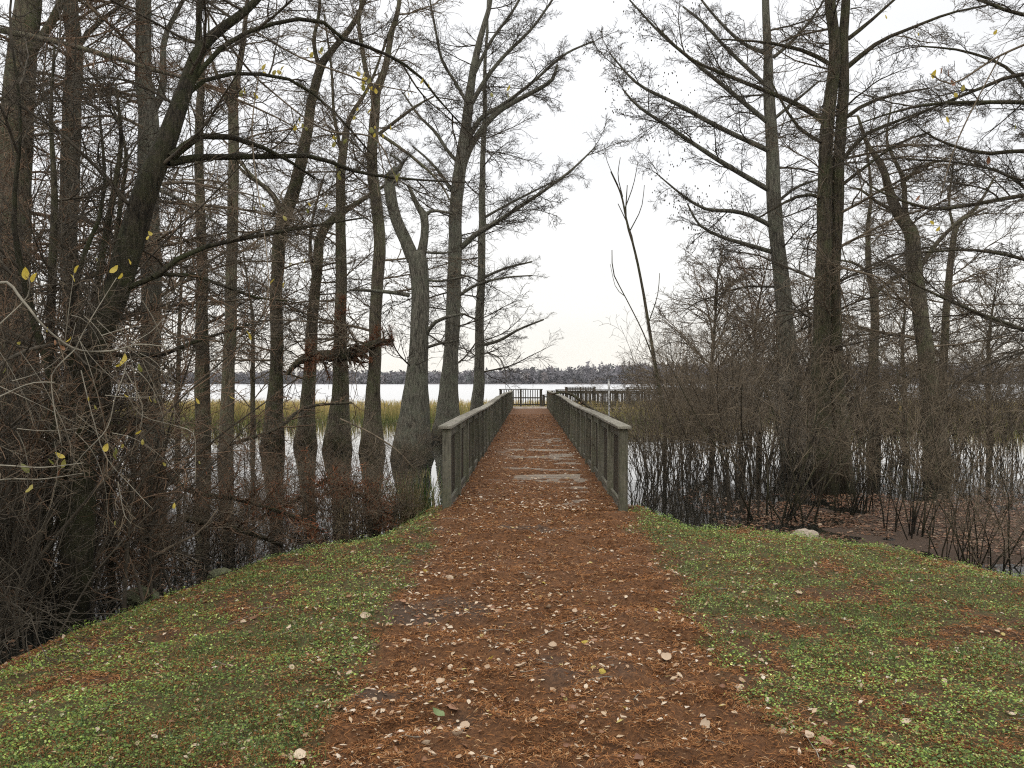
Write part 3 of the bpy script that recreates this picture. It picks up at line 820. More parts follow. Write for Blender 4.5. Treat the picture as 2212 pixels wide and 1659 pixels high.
tree('crooked thin trunk bending sharply right, between two straight cypress trunks',
     [(660,960,46,27),(664,900,34,27),(671,792,27,27),(674,672,24,27),(684,576,22,27),(691,510,20,27),(722,470,16,27),(775,437,11,27),(830,400,6,27)],
     [[(680,600,12,27),(670,540,9,27),(676,470,7,27),(700,380,4,27)]],
     22, (1.6, 3.0), 1.5, (-5, 40), 18, 0.9, 'bark_cypress', 'twig', m2=8, m3=7, rt=0.008)
tree('straight trunk with a bell shaped foot holding the broken red needled limb',
     [(728,968,62,25.5),(731,900,46,25.5),(734,840,36,25.5),(735,700,25,25.5),(737,560,24,25.5),(737,480,22,25.5),(739,360,19,25.5),(746,288,14,25.5),(758,250,10,25.5),(800,180,6,25.5),(840,60,4,25.5)],
     [[(738,330,10,25.5),(722,250,8,25.5),(716,150,6,25.5),(700,30,4,25.5)]],
     28, (1.8, 3.4), 1.9, (-5, 35), 19, 0.8, 'bark_cypress', 'twig', m2=8, m3=7, rt=0.008)
tree('tall cypress forking into a narrow V high up, left of the broken Y shaped trunk',
     [(803,972,52,24.5),(806,900,35,24.5),(808,792,27,24.5),(813,624,26,24.5),(816,528,26,24.5),(811,432,25,24.5),(806,336,23,24.5),(812,240,21,24.5),(814,200,20,24.5),(833,144,14,24.5),(842,72,12,24.5),(861,0,9,24.5),(885,-160,5,24.5)],
     [[(813,205,15,24.5),(794,168,13,24.5),(780,90,11,24.5),(775,48,9,24.5),(780,0,8,24.5),(790,-130,5,24.5)],
      [(818,290,9,24.5),(870,250,8,24.5),(905,225,6,24.5),(938,208,4,24.5)],
      [(824,292,9,24.3),(865,320,8,24),(910,355,7,23.7),(950,395,5,23.4),(976,440,4,23.2)]],
     30, (1.8, 3.8), 1.8, (-5, 35), 20, 0.9, 'bark_cypress', 'twig', m2=8, m3=7, rt=0.008)
tree('broken Y shaped cypress with a wide fluted foot beside the bridge',
     [(890,1000,94,22.5),(892,940,74,22.5),(897,860,58,22.5),(902,790,44,22.5),(905,740,40,22.5),(908,640,38,22.5),(904,580,42,22.5),(899,545,40,22.5)],
     [[(894,562,36,22.5),(876,520,31,22.5),(856,475,29,22.5),(845,430,29,22.5),(841,395,30,22.5),(846,372,26,22.5),(856,362,14,22.5)],
      [(906,560,28,22.5),(915,525,22,22.5),(918,490,20,22.5),(916,465,22,22.5),(903,447,13,22.5),(893,425,11,22.5),(882,400,8,22.5)],
      [(855,370,12,22.5),(868,355,9,22.5),(858,343,7,22.5),(842,334,5,22.5)],
      [(862,368,9,22.5),(872,350,6,22.5),(884,335,3,22.5)],
      [(920,463,10,22.5),(938,455,8,22.5),(980,462,5,22.5)],
      [(885,638,11,22.5),(850,632,10,22.4),(800,628,8,22.3),(755,626,5,22.2)],
      [(920,545,7,22.5),(950,547,6,22.4),(975,545,4,22.3)],
      [(922,605,7,22.5),(955,607,6,22.4),(1000,598,4,22.3)],
      [(918,728,11,22.5),(935,700,10,22.3),(965,685,8,22.1),(1005,678,5,22)],
      [(918,752,8,22.5),(950,742,7,22.3),(990,735,4,22)]],
     6, (1.0, 2.0), 1.2, (-15, 25), 21, 1.0, 'bark_grey', 'twig_dark', m2=6, m3=6, rt=0.007, ribs=9)
tree('large bare cypress with long limbs arching right, just left of the bridge railing',
     [(966,960,72,30),(967,905,54,30),(970,840,40,30),(975,760,32,30),(981,624,31,30),(984,528,30,30),(986,432,28,30),(991,384,28,30),(1003,312,26,30),(1013,240,21,30),(1020,168,17,30),(1034,96,14,30),(1053,24,10,30),(1080,-120,6,30)],
     [[(995,375,20,30),(1015,320,17,30),(1050,268,15,30),(1085,235,13,30),(1140,205,12,30),(1190,175,10,30),(1204,140,7,30)],
      [(1006,310,14,30),(1040,255,12,30),(1090,225,10,30),(1150,180,8,30),(1220,120,6,30),(1285,90,4,30)],
      [(1014,232,13,30),(1050,170,11,30),(1090,120,9,30),(1150,60,7,30),(1200,-10,5,30)],
      [(996,535,15,30),(1030,505,13,29.7),(1062,487,12,29.4),(1110,455,10,29.1),(1170,415,8,29),(1230,370,6,29),(1285,318,3,29)],
      [(1000,360,10,30),(970,330,9,30),(940,285,8,30),(905,250,6,30),(870,200,4,30)],
      [(1013,230,9,30),(985,180,8,30),(955,130,7,30),(940,60,6,30),(925,-20,4,30)],
      [(988,430,9,30),(955,380,8,30),(925,345,6,30),(890,315,4,30)],
      [(1020,170,9,30),(1060,90,8,30),(1110,20,6,30),(1150,-60,4,30)],
      [(990,640,8,30),(1030,615,7,29.8),(1090,600,5,29.6),(1150,595,3,29.5)]],
     22, (1.6, 3.4), 1.8, (-10, 30), 22, 0.9, 'bark_grey', 'twig_dark', m2=9, m3=8, rt=0.008, ribs=8)
tree('slender straight cypress nearest the bridge railing on its left side',
     [(1027,950,40,34),(1031,880,28,34),(1035,800,22,34),(1038,700,19,34),(1040,600,17,34),(1040,450,15,34),(1042,340,12,34),(1046,240,10,34),(1050,130,7,34),(1054,-20,4,34)],
     [[(1043,745,9,34),(1080,735,8,34),(1120,712,6,34),(1175,690,4,34)], [(1045,600,7,34),(1090,580,6,34),(1150,565,4,34)], [(1046,470,7,34),(1100,440,6,34),(1180,400,4,34),(1230,380,3,34)]],
     34, (2.0, 3.6), 1.6, (-10, 20), 23, 0.7, 'bark_grey', 'twig_dark', m2=9, m3=8, rt=0.008, azc=(0.0, 1.3))

# ---- right side
tree('thin leaning dead sapling alone against the sky right of the bridge',
     [(1436,930,8,18),(1425,840,8,18),(1405,740,7,18),(1387,640,6,18),(1372,560,5,18),(1356,480,4,18),(1345,420,4,18),(1322,370,2,18)],
     [[(1420,800,4,18),(1390,720,3,18),(1350,640,2.5,18),(1325,590,3,18),(1322,540,2,18)], [(1365,520,5,18),(1352,470,4,18),(1355,400,2,18)], [(1374,560,4,18),(1362,500,3,18),(1335,440,2,18)], [(1350,450,3,18),(1368,400,2,18),(1378,350,1.5,18)], [(1345,425,3,18),(1335,380,2,18),(1340,340,1.5,18)], [(1360,500,3,18),(1385,450,2,18),(1392,400,1.5,18)], [(1335,400,2,18),(1312,350,1.5,18),(1305,310,1,18)], [(1400,700,3,18),(1420,640,2,18),(1425,590,1.5,18)], [(1350,640,2,18),(1330,620,1.5,18),(1318,570,1,18)]],
     5, (0.5, 0.9), 3.8, (50, 78), 31, 0.0, 'bark_dark', 'twig_dark', m2=3, m3=2, rt=0.004, name='dead_sapling', dens=0.0, lden=0)
tree('tall straight tree with rising left limbs hung with tiny cones, right of the bridge',
     [(1722,1030,64,19.5),(1712,900,44,19.5),(1702,760,37,19.5),(1687,624,34,19.5),(1677,528,31,19.5),(1670,432,31,19.5),(1667,336,27,19.5),(1660,216,23,19.5),(1655,96,18,19.5),(1653,0,15,19.5),(1650,-200,9,19.5),(1650,-360,4,19.5)],
     [[(1656,262,13,19.5),(1571,192,11,19.3),(1489,125,9,19.1),(1427,72,7,18.9),(1360,0,4,18.8)],
      [(1660,325,14,19.5),(1552,274,12,19.3),(1465,226,10,19),(1379,182,7,18.8),(1321,120,4,18.7)],
      [(1664,412,14,19.5),(1552,346,12,19.2),(1451,278,9,19),(1379,230,7,18.8),(1345,192,4,18.7)],
      [(1666,488,12,19.5),(1620,465,11,19.3),(1581,456,10,19.1),(1523,451,8,19),(1475,422,6,18.8),(1417,374,3,18.7)],
      [(1670,545,12,19.5),(1620,530,11,19.3),(1560,512,9,19.2),(1510,485,6,19),(1485,440,4,18.9)],
      [(1652,182,11,19.5),(1571,106,9,19.6),(1523,53,8,19.7),(1475,14,5,19.8)],
      [(1652,115,10,19.5),(1595,86,9,19.7),(1523,10,6,19.8),(1480,-60,4,19.9)],
      [(1670,125,9,19.5),(1720,80,8,19.3),(1768,20,5,19.1),(1800,-40,4,19)],
      [(1668,260,9,19.5),(1722,215,7,19.3),(1770,175,4,19.1)],
      [(1675,440,8,19.5),(1720,405,7,19.3),(1775,385,4,19.1)]],
     26, (1.5, 3.0), 1.7, (-5, 35), 32, 0.5, 'bark_grey', 'twig_dark', name='bare_tree', m2=9, m3=8, rt=0.006, catkins=1500)
tree('left stem of the close pair of tall trunks on the right',
     [(1784,1075,62,15.8),(1776,940,46,15.8),(1773,792,37,15.8),(1780,576,33,15.8),(1785,432,31,15.8),(1789,264,28,15.8),(1801,120,25,15.8),(1792,0,22,15.8),(1785,-200,14,15.8),(1780,-420,6,15.8)],
     [[(1780,266,14,15.8),(1740,235,13,15.8),(1667,202,11,15.8),(1571,163,9,15.8),(1489,125,7,15.8),(1420,60,4,15.8)],
      [(1782,310,11,15.8),(1735,285,9,15.7),(1700,240,7,15.6),(1668,180,4,15.5)],
      [(1795,140,12,15.8),(1750,115,11,15.8),(1700,100,9,15.8),(1640,90,6,15.8),(1560,85,4,15.8)],
      [(1782,430,10,15.8),(1740,420,8,15.7),(1690,440,6,15.6),(1640,470,4,15.5)]],
     28, (1.3, 2.8), 1.9, (-5, 35), 33, 0.5, 'bark_dark', 'twig_dark', name='bare_tree', group=None, m2=8, m3=8, rt=0.005)
tree('right stem of the close pair of tall trunks on the right',
     [(1822,1075,50,15.9),(1812,940,38,15.9),(1804,792,31,15.9),(1806,576,27,15.9),(1811,432,25,15.9),(1816,264,23,15.9),(1822,120,21,15.9),(1826,0,18,15.9),(1834,-200,12,15.9),(1840,-420,5,15.9)],
     [[(1830,145,13,15.9),(1870,112,12,15.8),(1907,86,10,15.7),(1965,62,8,15.6),(2051,29,6,15.5),(2140,10,4,15.4)],
      [(1832,84,11,15.9),(1860,62,10,15.9),(1883,43,8,15.9),(1931,0,6,15.9),(1990,-50,4,15.9)],
      [(1826,255,10,15.9),(1870,225,9,15.8),(1930,205,7,15.6),(2010,190,4,15.4)],
      [(1824,340,11,15.9),(1870,290,9,15.8),(1930,265,8,15.6),(2020,230,4,15.4)],
      [(1818,400,9,15.9),(1870,360,8,15.8),(1940,310,6,15.6),(2010,285,4,15.4)]],
     28, (1.3, 2.8), 1.9, (-5, 35), 34, 0.4, 'bark_dark', 'twig', name='bare_tree', m2=8, m3=8, rt=0.005)
tree('thin trunk between the close pair of trunks and the thick forked one', [(1888,980,26,24),(1888,792,20,24),(1890,700,18,24),(1890,624,16,24),(1880,580,13,24),(1874,500,10,24),(1880,400,6,24),(1870,300,4,24)],
     [[(1890,635,10,24),(1925,605,9,24),(1960,590,6,24),(2010,560,4,24)], [(1884,600,8,24),(1850,570,7,24),(1800,560,4,24)]], 24, (1.8, 3.2), 1.4, (-10, 30), 35, 0.6, 'bark_cypress', 'twig', m2=8, m3=7, rt=0.007)
tree('thick forked trunk leaning left near the right edge of the photo',
     [(2024,1000,56,20),(2012,870,40,20),(2003,792,34,20),(1989,672,31,20),(1976,576,32,20),(1968,504,30,20),(1940,460,24,20),(1921,408,18,20),(1907,360,14,20),(1873,312,10,20),(1850,250,5,20)],
     [[(1968,510,18,20),(1955,450,15,20),(1952,390,13,20),(1935,350,10,20),(1915,300,7,20),(1925,230,4,20)],
      [(1955,390,10,20),(1990,360,8,20),(2040,345,5,20)], [(1980,590,14,20),(2020,530,11,20),(2070,480,9,20),(2130,450,5,20)],
      [(1935,455,11,20),(1900,440,9,20),(1860,410,6,20),(1835,405,4,20)]],
     26, (1.6, 3.2), 1.4, (-10, 35), 36, 0.5, 'bark_cypress', 'twig', m2=8, m3=8, rt=0.006)
tree('slim trunk just right of the thick forked one', [(2036,960,20,23),(2037,792,17,23),(2046,648,15,23),(2056,528,13,23),(2070,480,10,23),(2109,446,7,23),(2150,380,4,23)],
     [[(2062,500,8,23),(2050,440,6,23),(2060,350,4,23)]], 24, (1.6, 3.0), 1.4, (-10, 30), 37, 0.5, 'bark_cypress', 'twig', m2=8, m3=7, rt=0.007)
tree('tree standing past the right edge whose long limbs sweep in over the brush',
     [(2440,1100,80,13),(2430,800,64,13),(2420,500,54,13),(2415,200,44,13),(2410,-50,34,13),(2400,-300,18,13)],
     [[(2418,240,14,13),(2310,225,12,12.9),(2212,221,11,12.8),(2099,221,9,12.7),(2003,226,7,12.6),(1921,245,5,12.5),(1825,278,3,12.4)],
      [(2418,150,14,13),(2212,160,10,13.2),(2120,190,8,13.2),(2000,240,6,13.2),(1880,300,3,13.2)],
      [(2420,420,14,13),(2300,415,12,12.8),(2212,422,11,12.6),(2099,442,9,12.4),(2017,451,8,12.2),(1931,427,6,12),(1873,398,4,12)],
      [(2420,330,13,13),(2212,326,10,13),(2123,331,9,13.1),(2037,307,6,13.2),(1990,280,4,13.2)],
      [(2420,620,13,13),(2300,600,11,12.6),(2212,560,9,12.4),(2100,540,7,12.2),(1990,545,4,12)],
      [(2415,60,13,13),(2212,32,10,13.2),(2130,5,8,13.2),(2060,-20,5,13.2)],
      [(2430,760,14,13),(2300,740,12,12),(2150,690,9,11.5),(2030,640,7,11),(1950,600,4,11)],
      [(2425,520,12,13),(2300,480,10,13.3),(2180,380,8,13.6),(2060,350,5,13.8),(1960,345,4,14)],
      [(2418,300,12,13),(2280,260,10,13.6),(2180,150,8,14),(2080,110,6,14.3),(1990,100,4,14.5)]],
     20, (1.6, 3.0), 2.0, (-5, 30), 38, 0.5, 'bark_dark', 'twig_dark', name='bare_tree', m2=10, m3=8, rt=0.0042)

# small bushy trees behind the brush on the right, and background trees on the left
def bushy(label, u, v, d, h, seed, n=16, spread=1.0, mat='twig', name='small_tree', m2=9, m3=8, rt=0.007, w=10):
    rng = np.random.default_rng(seed)
    base = at(u, v, d); base[2] = WATER
    root = thing(name, label, 'tree', base)
    k = h / 4.5
    P = np.array([(0, 0, -0.3), (rng.normal(0, .06), 0, h*.25), (rng.normal(0, .15), rng.normal(0, .1), h*.6), (rng.normal(0, .25), rng.normal(0, .2), h)]); R = np.array([w/2/F*d*1.3, w/2/F*d, w/3/F*d, 0.012])
    sp = Soup(); TP, TR = trunk_mesh(sp, P, R, 0.3, 6, seed, 10)
    obj('trunk', sp.mesh('trunk', True), M['bark_dark'], root)
    n = int(n * 1.6)
    t = 0.12 + 0.85*(np.arange(n) + rng.random(n))/n; idx = (t*(len(TP)-1)).astype(int)
    az = rng.uniform(0, 6.28, n); el = np.radians(rng.uniform(5, 45, n) + 25*t)
    d1 = np.stack([np.cos(az)*np.cos(el), np.sin(az)*np.cos(el), np.sin(el)], 1)
    L = h * spread * 0.62 * (1.05 - 0.70*t) * rng.uniform(0.7, 1.2, n)
    for i in range(n): put_spray(rng, root, TP[idx[i]], d1[i], L[i], rt*.72, M[mat], np.zeros(3))
bushy('round crowned leafless tree behind the brush right of the dead sapling', 1540, 960, 26, 5.8, 41, 20, 1.1, 'twig')
bushy('leafless tree with a spreading crown behind the tall cone hung tree', 1640, 960, 28, 6.2, 42, 20, 1.1, 'twig_red')
bushy('low leafless tree half hidden behind the close pair of trunks', 1745, 960, 30, 5.6, 43, 18, 1.1, 'twig')
bushy('leafless tree behind the thick forked trunk near the right edge', 1950, 960, 32, 6.6, 44, 18, 1.0, 'twig')
bushy('leafless tree in the far right background above the brush', 2140, 960, 30, 6.0, 45, 18, 1.0, 'twig')
bushy('leafless tree in the background between the mossy tree and the slim dark trunk', 385, 960, 32, 9.5, 46, 12, .7, 'twig')
bushy('leafless background tree between the smooth trunk and the bent dark trunk', 548, 960, 36, 8.5, 47, 11, .7, 'twig')
bushy('leafless background tree seen between the two stems at the left edge', 225, 960, 30, 9.5, 48, 12, .7, 'twig_red')
print('TWIG TRIS', TW['total'])

# ------------------------------------------------------------------ brush
def shrub_mesh(name, seed, h, n, spread, droop, rt, m2, m3, m4=0, thick=0.012, curve=0.10, bare=.26):
    rng = np.random.default_rng(seed)
    b0 = np.concatenate([rng.normal(0, 0.16*spread + 0.08, (n, 2)), np.full((n, 1), -0.25)], 1)
    az = rng.uniform(0, 6.28, n); el = np.radians(rng.uniform(90 - 42*spread, 90, n))
    d = np.stack([np.cos(az)*np.cos(el), np.sin(az)*np.cos(el), np.sin(el)], 1)
    L = h * rng.uniform(0.55, 1.12, n)
    p1, r1 = grow(rng, b0, d, L, rng.uniform(0.6, 1.3, n)*thick, rt, 9, curve, -droop)
    st = Soup(); tubes(st, p1, r1, 4)
    tw = Soup()
    p2, r2 = spawn(rng, p1, r1, m2, bare, 1, .40, (20, 55), 5, 1, -droop*.3, .13, .55, rt, .25); tubes(tw, p2, r2, 3)
    p3, r3 = spawn(rng, p2, r2, m3, .15, 1, .5, (25, 60), 4, 1, 0, .18, .65, rt*.8, .12); tubes(tw, p3, r3, 3)
    if m4:
        p4, r4 = spawn(rng, p3, r3, m4, .15, 1, .5, (25, 60), 3, 1, 0, .18, .65, rt*.7, .08); tubes(tw, p4, r4, 3)
    return st.mesh('stems'), tw.mesh('twigs')
upright = [shrub_mesh('shrub', 100+k, 2.7, 17, 0.62, 0.003, 0.0024, 8, 5, 1, .012, .08, .42) for k in range(5)]
tall = [shrub_mesh('shrub', 140+k, 4.4, 11, 0.75, -0.004, 0.0026, 11, 5, 1, .014, .06, .36) for k in range(3)]
arching = [shrub_mesh('shrub', 120+k, 2.3, 15, 1.3, 0.06, 0.0020, 9, 6, 1, 0.010, 0.12) for k in range(4)]
R2 = random.Random(12)
def place_shrub(var, u, v, d, sc, label, group, mat, name='leafless_shrub', x=None):
    p = at(u, v, d) if x is None else np.array([x, d, 0.0])
    g = float(ground_z(np.array([p[0]]), np.array([p[1]]))[0]) if d < 15 else -9
    root = thing(name, label, 'shrub', (p[0], p[1], max(WATER, g)), group, R2.uniform(0, 6.28))
    root.scale = (sc*R2.uniform(.9, 1.15), sc*R2.uniform(.9, 1.15), sc)
    st, tw = var
    a = obj('stems', st, None, root); b_ = obj('twigs', tw, None, root)
    for o_, mt in ((a, M[mat[0]]), (b_, M[mat[1]])):
        if not o_.data.materials: o_.data.materials.append(mt)
        o_.material_slots[0].link = 'OBJECT'; o_.material_slots[0].material = mt
# right: thicket from the railing to the frame edge
def zone(x, y):
    """where in the thicket a shrub stands, said by what is beside it"""
    u = 1142 + x / y * F
    if u < 1480: w = 'beside the right railing of the footbridge'
    elif u < 1640: w = 'between the dead sapling and the tall cone hung tree'
    elif u < 1760: w = 'round the foot of the tall cone hung tree'
    elif u < 1900: w = 'round the close pair of trunks'
    elif u < 2060: w = 'round the thick forked trunk'
    else: w = 'towards the right edge of the photo'
    return w
for i in range(20):
    u = 1400 + (i / 19) * 900 + R2.uniform(-20, 20); d = R2.uniform(14.5, 20) if u < 1750 else R2.uniform(17, 23)
    hs = (0.80 + 0.42*min(1, (u-1380)/220)) * R2.choice([.62, .8, .95, 1.1, 1.3]); x_ = (u - 1142)/F*d
    if u > 1750: hs *= .9
    w = zone(x_, d)
    place_shrub(R2.choice(upright), 0, 0, d, hs * (d/16)**0.6, 'near thicket shrub ' + w, 'front thicket shrubs ' + w, ('twig_dark', R2.choice(['twig', 'twig_grey'])), x=x_)
for i in range(16):
    u = 1450 + (i / 15) * 760; d = R2.uniform(16, 24); x_ = (u - 1142)/F*d; w = zone(x_, d)
    place_shrub(tall[i % 3], 0, 0, d, R2.uniform(.72, 1.12) * (1.0 if 1480 < u < 1900 else .8), 'tall open thicket shrub ' + w, 'tall thicket shrubs ' + w, ('twig_dark', 'twig'), x=x_)
for i in range(9):
    u = 1390 + (i / 8) * 880; d = R2.uniform(21, 28); x_ = (u - 1142)/F*d; w = zone(x_, d)
    place_shrub(R2.choice(upright), 0, 0, d, R2.uniform(.8, 1.4), 'far thicket shrub ' + w, 'far thicket shrubs ' + w, ('twig_dark', 'twig_grey'), x=x_)
for i, (u, d, sc) in enumerate([(1697, 12.6, 1.25), (1960, 11.4, 0.95), (2085, 9.4, 0.85), (2170, 9.2, 0.8), (1850, 13.4, 0.8)]):
    place_shrub(upright[i % 4] if i != 3 else arching[0], u, 900, d, sc, ['forked dark shrub at the water edge above the pale rock', 'leafless shrub standing on the leaf covered mud flat', 'spreading shrub rooted at the grass edge on the right',
        'leaning shrub nearest the right edge of the photo', 'low shrub in front of the close pair of trunks'][i], None, ('bark_dark', 'twig'))
for i, (u, d, sc) in enumerate([(1396, 14.4, .7), (1430, 14.4, .9), (1462, 15.2, .95), (1520, 13.8, 1.25), (1600, 13.6, 1.2), (1410, 18.5, .85)]):
    place_shrub((tall if i % 2 else upright)[i % 3], u, 900, d, sc * (.62 if i % 2 else 1), 'thin leafless shrub rising from the water close beside the right railing' if u < 1470 else 'thin leafless shrub standing in dark water past the end of the right railing', 'thin shrubs near the right railing' if u < 1470 else 'thin shrubs past the right railing end', ('twig_dark', 'twig'))
for i in range(5):
    d = R2.uniform(5.6, 8.2); xx = -4.15 - R2.random()*.9 + (.3 if d > 7.2 else 0)
    place_shrub(R2.choice(arching + tall[:1]), 0, 0, d, R2.uniform(.8, 1.25), 'tan bare branches tangled in front of the left edge trunks', 'tan tangle before the left trunks', ('twig_dark', 'twig_dark'), x=xx)
# left: reddish tangle along the bank
for i in range(17):
    f = i / 16; d = 8.0 + 3.2*f + R2.uniform(-.2, 1.3); xx = -4.6 + 2.7*f**1.2 + R2.uniform(-.35, .2)
    place_shrub(R2.choice(arching), 0, 0, d, R2.uniform(.55, .80) * (1.0 - .12*f), 'tangled reddish shrub in the brush along the left bank', 'shrubs tangled along the left bank', ('twig_dark', R2.choice(['twig_red', 'twig', 'twig'])), x=xx)
for i in range(6):
    d = R2.uniform(6.4, 9); xx = -4.1 - R2.random()*1.2 - (d-6.4)*.05
    place_shrub(upright[i % 4], 0, 0, d, R2.uniform(.95, 1.45), 'tall dark shrub growing round the foot of the leaning mossy tree', 'shrubs round the leaning tree', ('twig_dark', R2.choice(['twig_dark', 'twig_red'])), x=xx)
for i in range(12):
    d = R2.uniform(11, 17); xx = -2.3 - R2.random()*7
    place_shrub(R2.choice(arching), 0, 0, d, R2.uniform(.75, 1.1), 'leafless shrub standing in water among the cypress trunks', 'shrubs among the left trunks', ('twig_dark', R2.choice(['twig', 'twig_red'])), x=xx)

# vines hanging on the left-hand trunks
for i, (u, d, h) in enumerate([(60, 12, 7.5), (110, 9.5, 6.0), (20, 10.5, 6.5), (185, 7.4, 3.2)]):
    rng = np.random.default_rng(60+i)
    b0 = at(u, 1100, d); b0[2] = WATER
    root = thing('climbing_vine', ['brown vine climbing the trunk at the left edge', 'twiggy vine hanging between the two leftmost trunks', 'vine tangle at the very left edge of the photo', 'dark vine tangle wrapping the foot of the leaning mossy tree'][i], 'vine', b0)
    n = 10
    p0 = np.concatenate([rng.normal(0, .35, (n, 2)), np.full((n, 1), -.2)], 1)
    P1, R1 = grow(rng, p0, np.tile([[0.02, 0, 1.0]], (n, 1)), rng.uniform(.6, 1.05, n)*h, rng.uniform(.012, .024, n), .005, 16, .07, .02)
    s1 = Soup(); tubes(s1, P1, R1, 5); obj('stem', s1.mesh('stem'), M['twig_dark'], root)
    s2 = Soup(); P2, R2_ = spawn(rng, P1, R1, 24, .1, 1, .14, (30, 80), 5, 1, -.02, .25, .4, .0035, .3); tubes(s2, P2, R2_, 3)
    P3, R3 = spawn(rng, P2, R2_, 5, .1, 1, .5, (25, 70), 4, 1, -.02, .25, .6, .003, .12); tubes(s2, P3, R3, 3)
    obj('twigs', s2.mesh('twigs'), M['twig_red'], root)

# dark slim stems beside the leaning tree
for i, pts in enumerate([[(98,1340,30,7.4),(100,1150,26,7.4),(110,950,22,7.4),(108,780,20,7.4),(112,600,18,7.4),(118,430,14,7.5),(110,250,8,7.6),(118,100,5,7.6)],
                         [(180,1300,22,7.9),(178,1000,20,7.9),(190,760,16,7.9),(220,560,14,7.9),(245,420,12,8),(262,300,9,8),(250,180,5,8)],
                         [(240,1250,16,8.3),(232,900,14,8.3),(240,640,12,8.3),(258,460,10,8.3),(272,330,7,8.3),(240,220,4,8.3)]]):
    tree(['slim dark stem rising left of the leaning mossy tree', 'thin dark stem curving up in front of the leaning mossy tree', 'thinnest dark stem between the mossy tree and the upright grey tree'][i], pts, [], 16, (.7, 1.5), 1.2, (10, 60), 70+i, .1, 'bark_dark', 'twig_dark', m2=6, m3=5, rt=.003, name='slim_stem')

# ------------------------------------------------------------------ fallen and broken limbs
def dead_limb(label, pts, seed, mat='bark_dark', twigm='twig_red', m2=12, m3=6, rt=.004, needles=0, name='fallen_limb', spread=0.35, cat='branch'):
    rng = np.random.default_rng(seed)
    P, R = px_line(pts); base = P[0].copy()
    root = thing(name, label, cat, base)
    sp = Soup(); trunk_mesh(sp, P, R, 0, 5, seed, 8, .15); obj('wood', sp.mesh('wood', True, base), M[mat], root)
    A, B = resample(P, R, 12); tw = Soup()
    p2, r2 = spawn(rng, A[None], B[None], m2, .05, 1, spread, (30, 75), 6, 1, -.01, .2, .5, rt, .3); tubes(tw, p2, r2, 3)
    p3, r3 = spawn(rng, p2, r2, m3, .1, 1, .45, (25, 60), 4, 1, -.02, .2, .6, rt*.8, .12); tubes(tw, p3, r3, 3)
    obj('twigs', tw.mesh('twigs', False, base), M[twigm], root)['kind'] = 'stuff'
    if needles:
        i = rng.integers(0, len(p2), needles); k = rng.integers(0, 5, needles)
        c = p2[i, k] + rng.normal(0, .05, (needles, 3)); dd = norm(rng.normal(0, 1, (needles, 3)) + np.array([0, 0, -.5]))*rng.uniform(.05, .13, (needles, 1))
        wv_ = norm(np.cross(dd, rng.normal(0, 1, (needles, 3))))*.006
        V = np.stack([c - wv_, c + wv_, c + dd], 1)
        cc = np.repeat(np.array([(.20, .075, .035), (.14, .05, .025), (.26, .11, .05)])[rng.integers(0, 3, needles)], 3, 0)
        o = obj('dead_needles', make_mesh('dead_needles', V.reshape(-1, 3) - base, np.arange(needles*3).reshape(-1, 3), False, cc), M['dead_needles'], root); o['kind'] = 'stuff'
dead_limb('broken limb with rust red dead needles caught across two cypress trunks', [(620,808,9,24.6),(650,778,15,24.6),(690,768,21,24.5),(735,768,26,24.4),(775,758,22,24.3),(812,740,15,24.2),(850,735,7,24.1)], 81, needles=7000, m2=30, spread=.30, rt=.006, name='broken_limb')
dead_limb('reddish needle clump hanging above the broken limb on the straight trunk', [(734,740,10,25),(738,690,8,25),(742,640,4,25)], 82, needles=900, m2=10, spread=.5, rt=.005, name='needle_cluster')
dead_limb('long reddish fallen limb lying over the water in the left brush', [(330,1010,14,10),(420,1065,12,10),(500,1075,11,10),(560,1092,9,10),(620,1110,8,9.8),(700,1150,5,9.6)], 83, m2=22, m3=7, spread=.3, needles=500)
dead_limb('thick fallen limb sloping into the water at the left bank', [(400,1120,15,9.3),(500,1140,13,9.4),(580,1165,10,9.4),(610,1180,6,9.4)], 84, m2=14, spread=.4)
dead_limb('bare brown limb crossing in front of the cypress feet', [(490,962,8,13),(600,925,8,13.3),(660,880,7,13.6),(760,870,5,14)], 85, m2=14, spread=.3)
dead_limb('pale broken branch dipping to the water beside the left railing', [(735,905,4,12.5),(800,935,4,12.2),(860,975,3,12),(900,1020,2,12)], 86, 'twig', 'twig', m2=10, m3=4, spread=.4)
dead_limb('grey branches sprawling on the bank below the leaning tree', [(290,1230,7,7.8),(370,1180,6,8.1),(430,1150,4,8.4),(470,1100,3,8.6)], 87, 'twig', 'twig', m2=16, m3=5, spread=.6)
dead_limb('rust needle covered brush drooping in the middle of the left thicket', [(560,1120,8,10.4),(640,1080,7,10.6),(700,1040,6,10.8),(760,1060,5,10.9),(840,1110,3,11)], 88, m2=30, m3=8, spread=.4, needles=1800)
dead_limb('thin dark branch arching over the railing of the pier', [(1330,905,5,30),(1290,890,6,30),(1262,872,6,30),(1240,855,6,30),(1215,848,5,30),(1190,852,3,30)], 89, m2=6, m3=2, spread=.2)

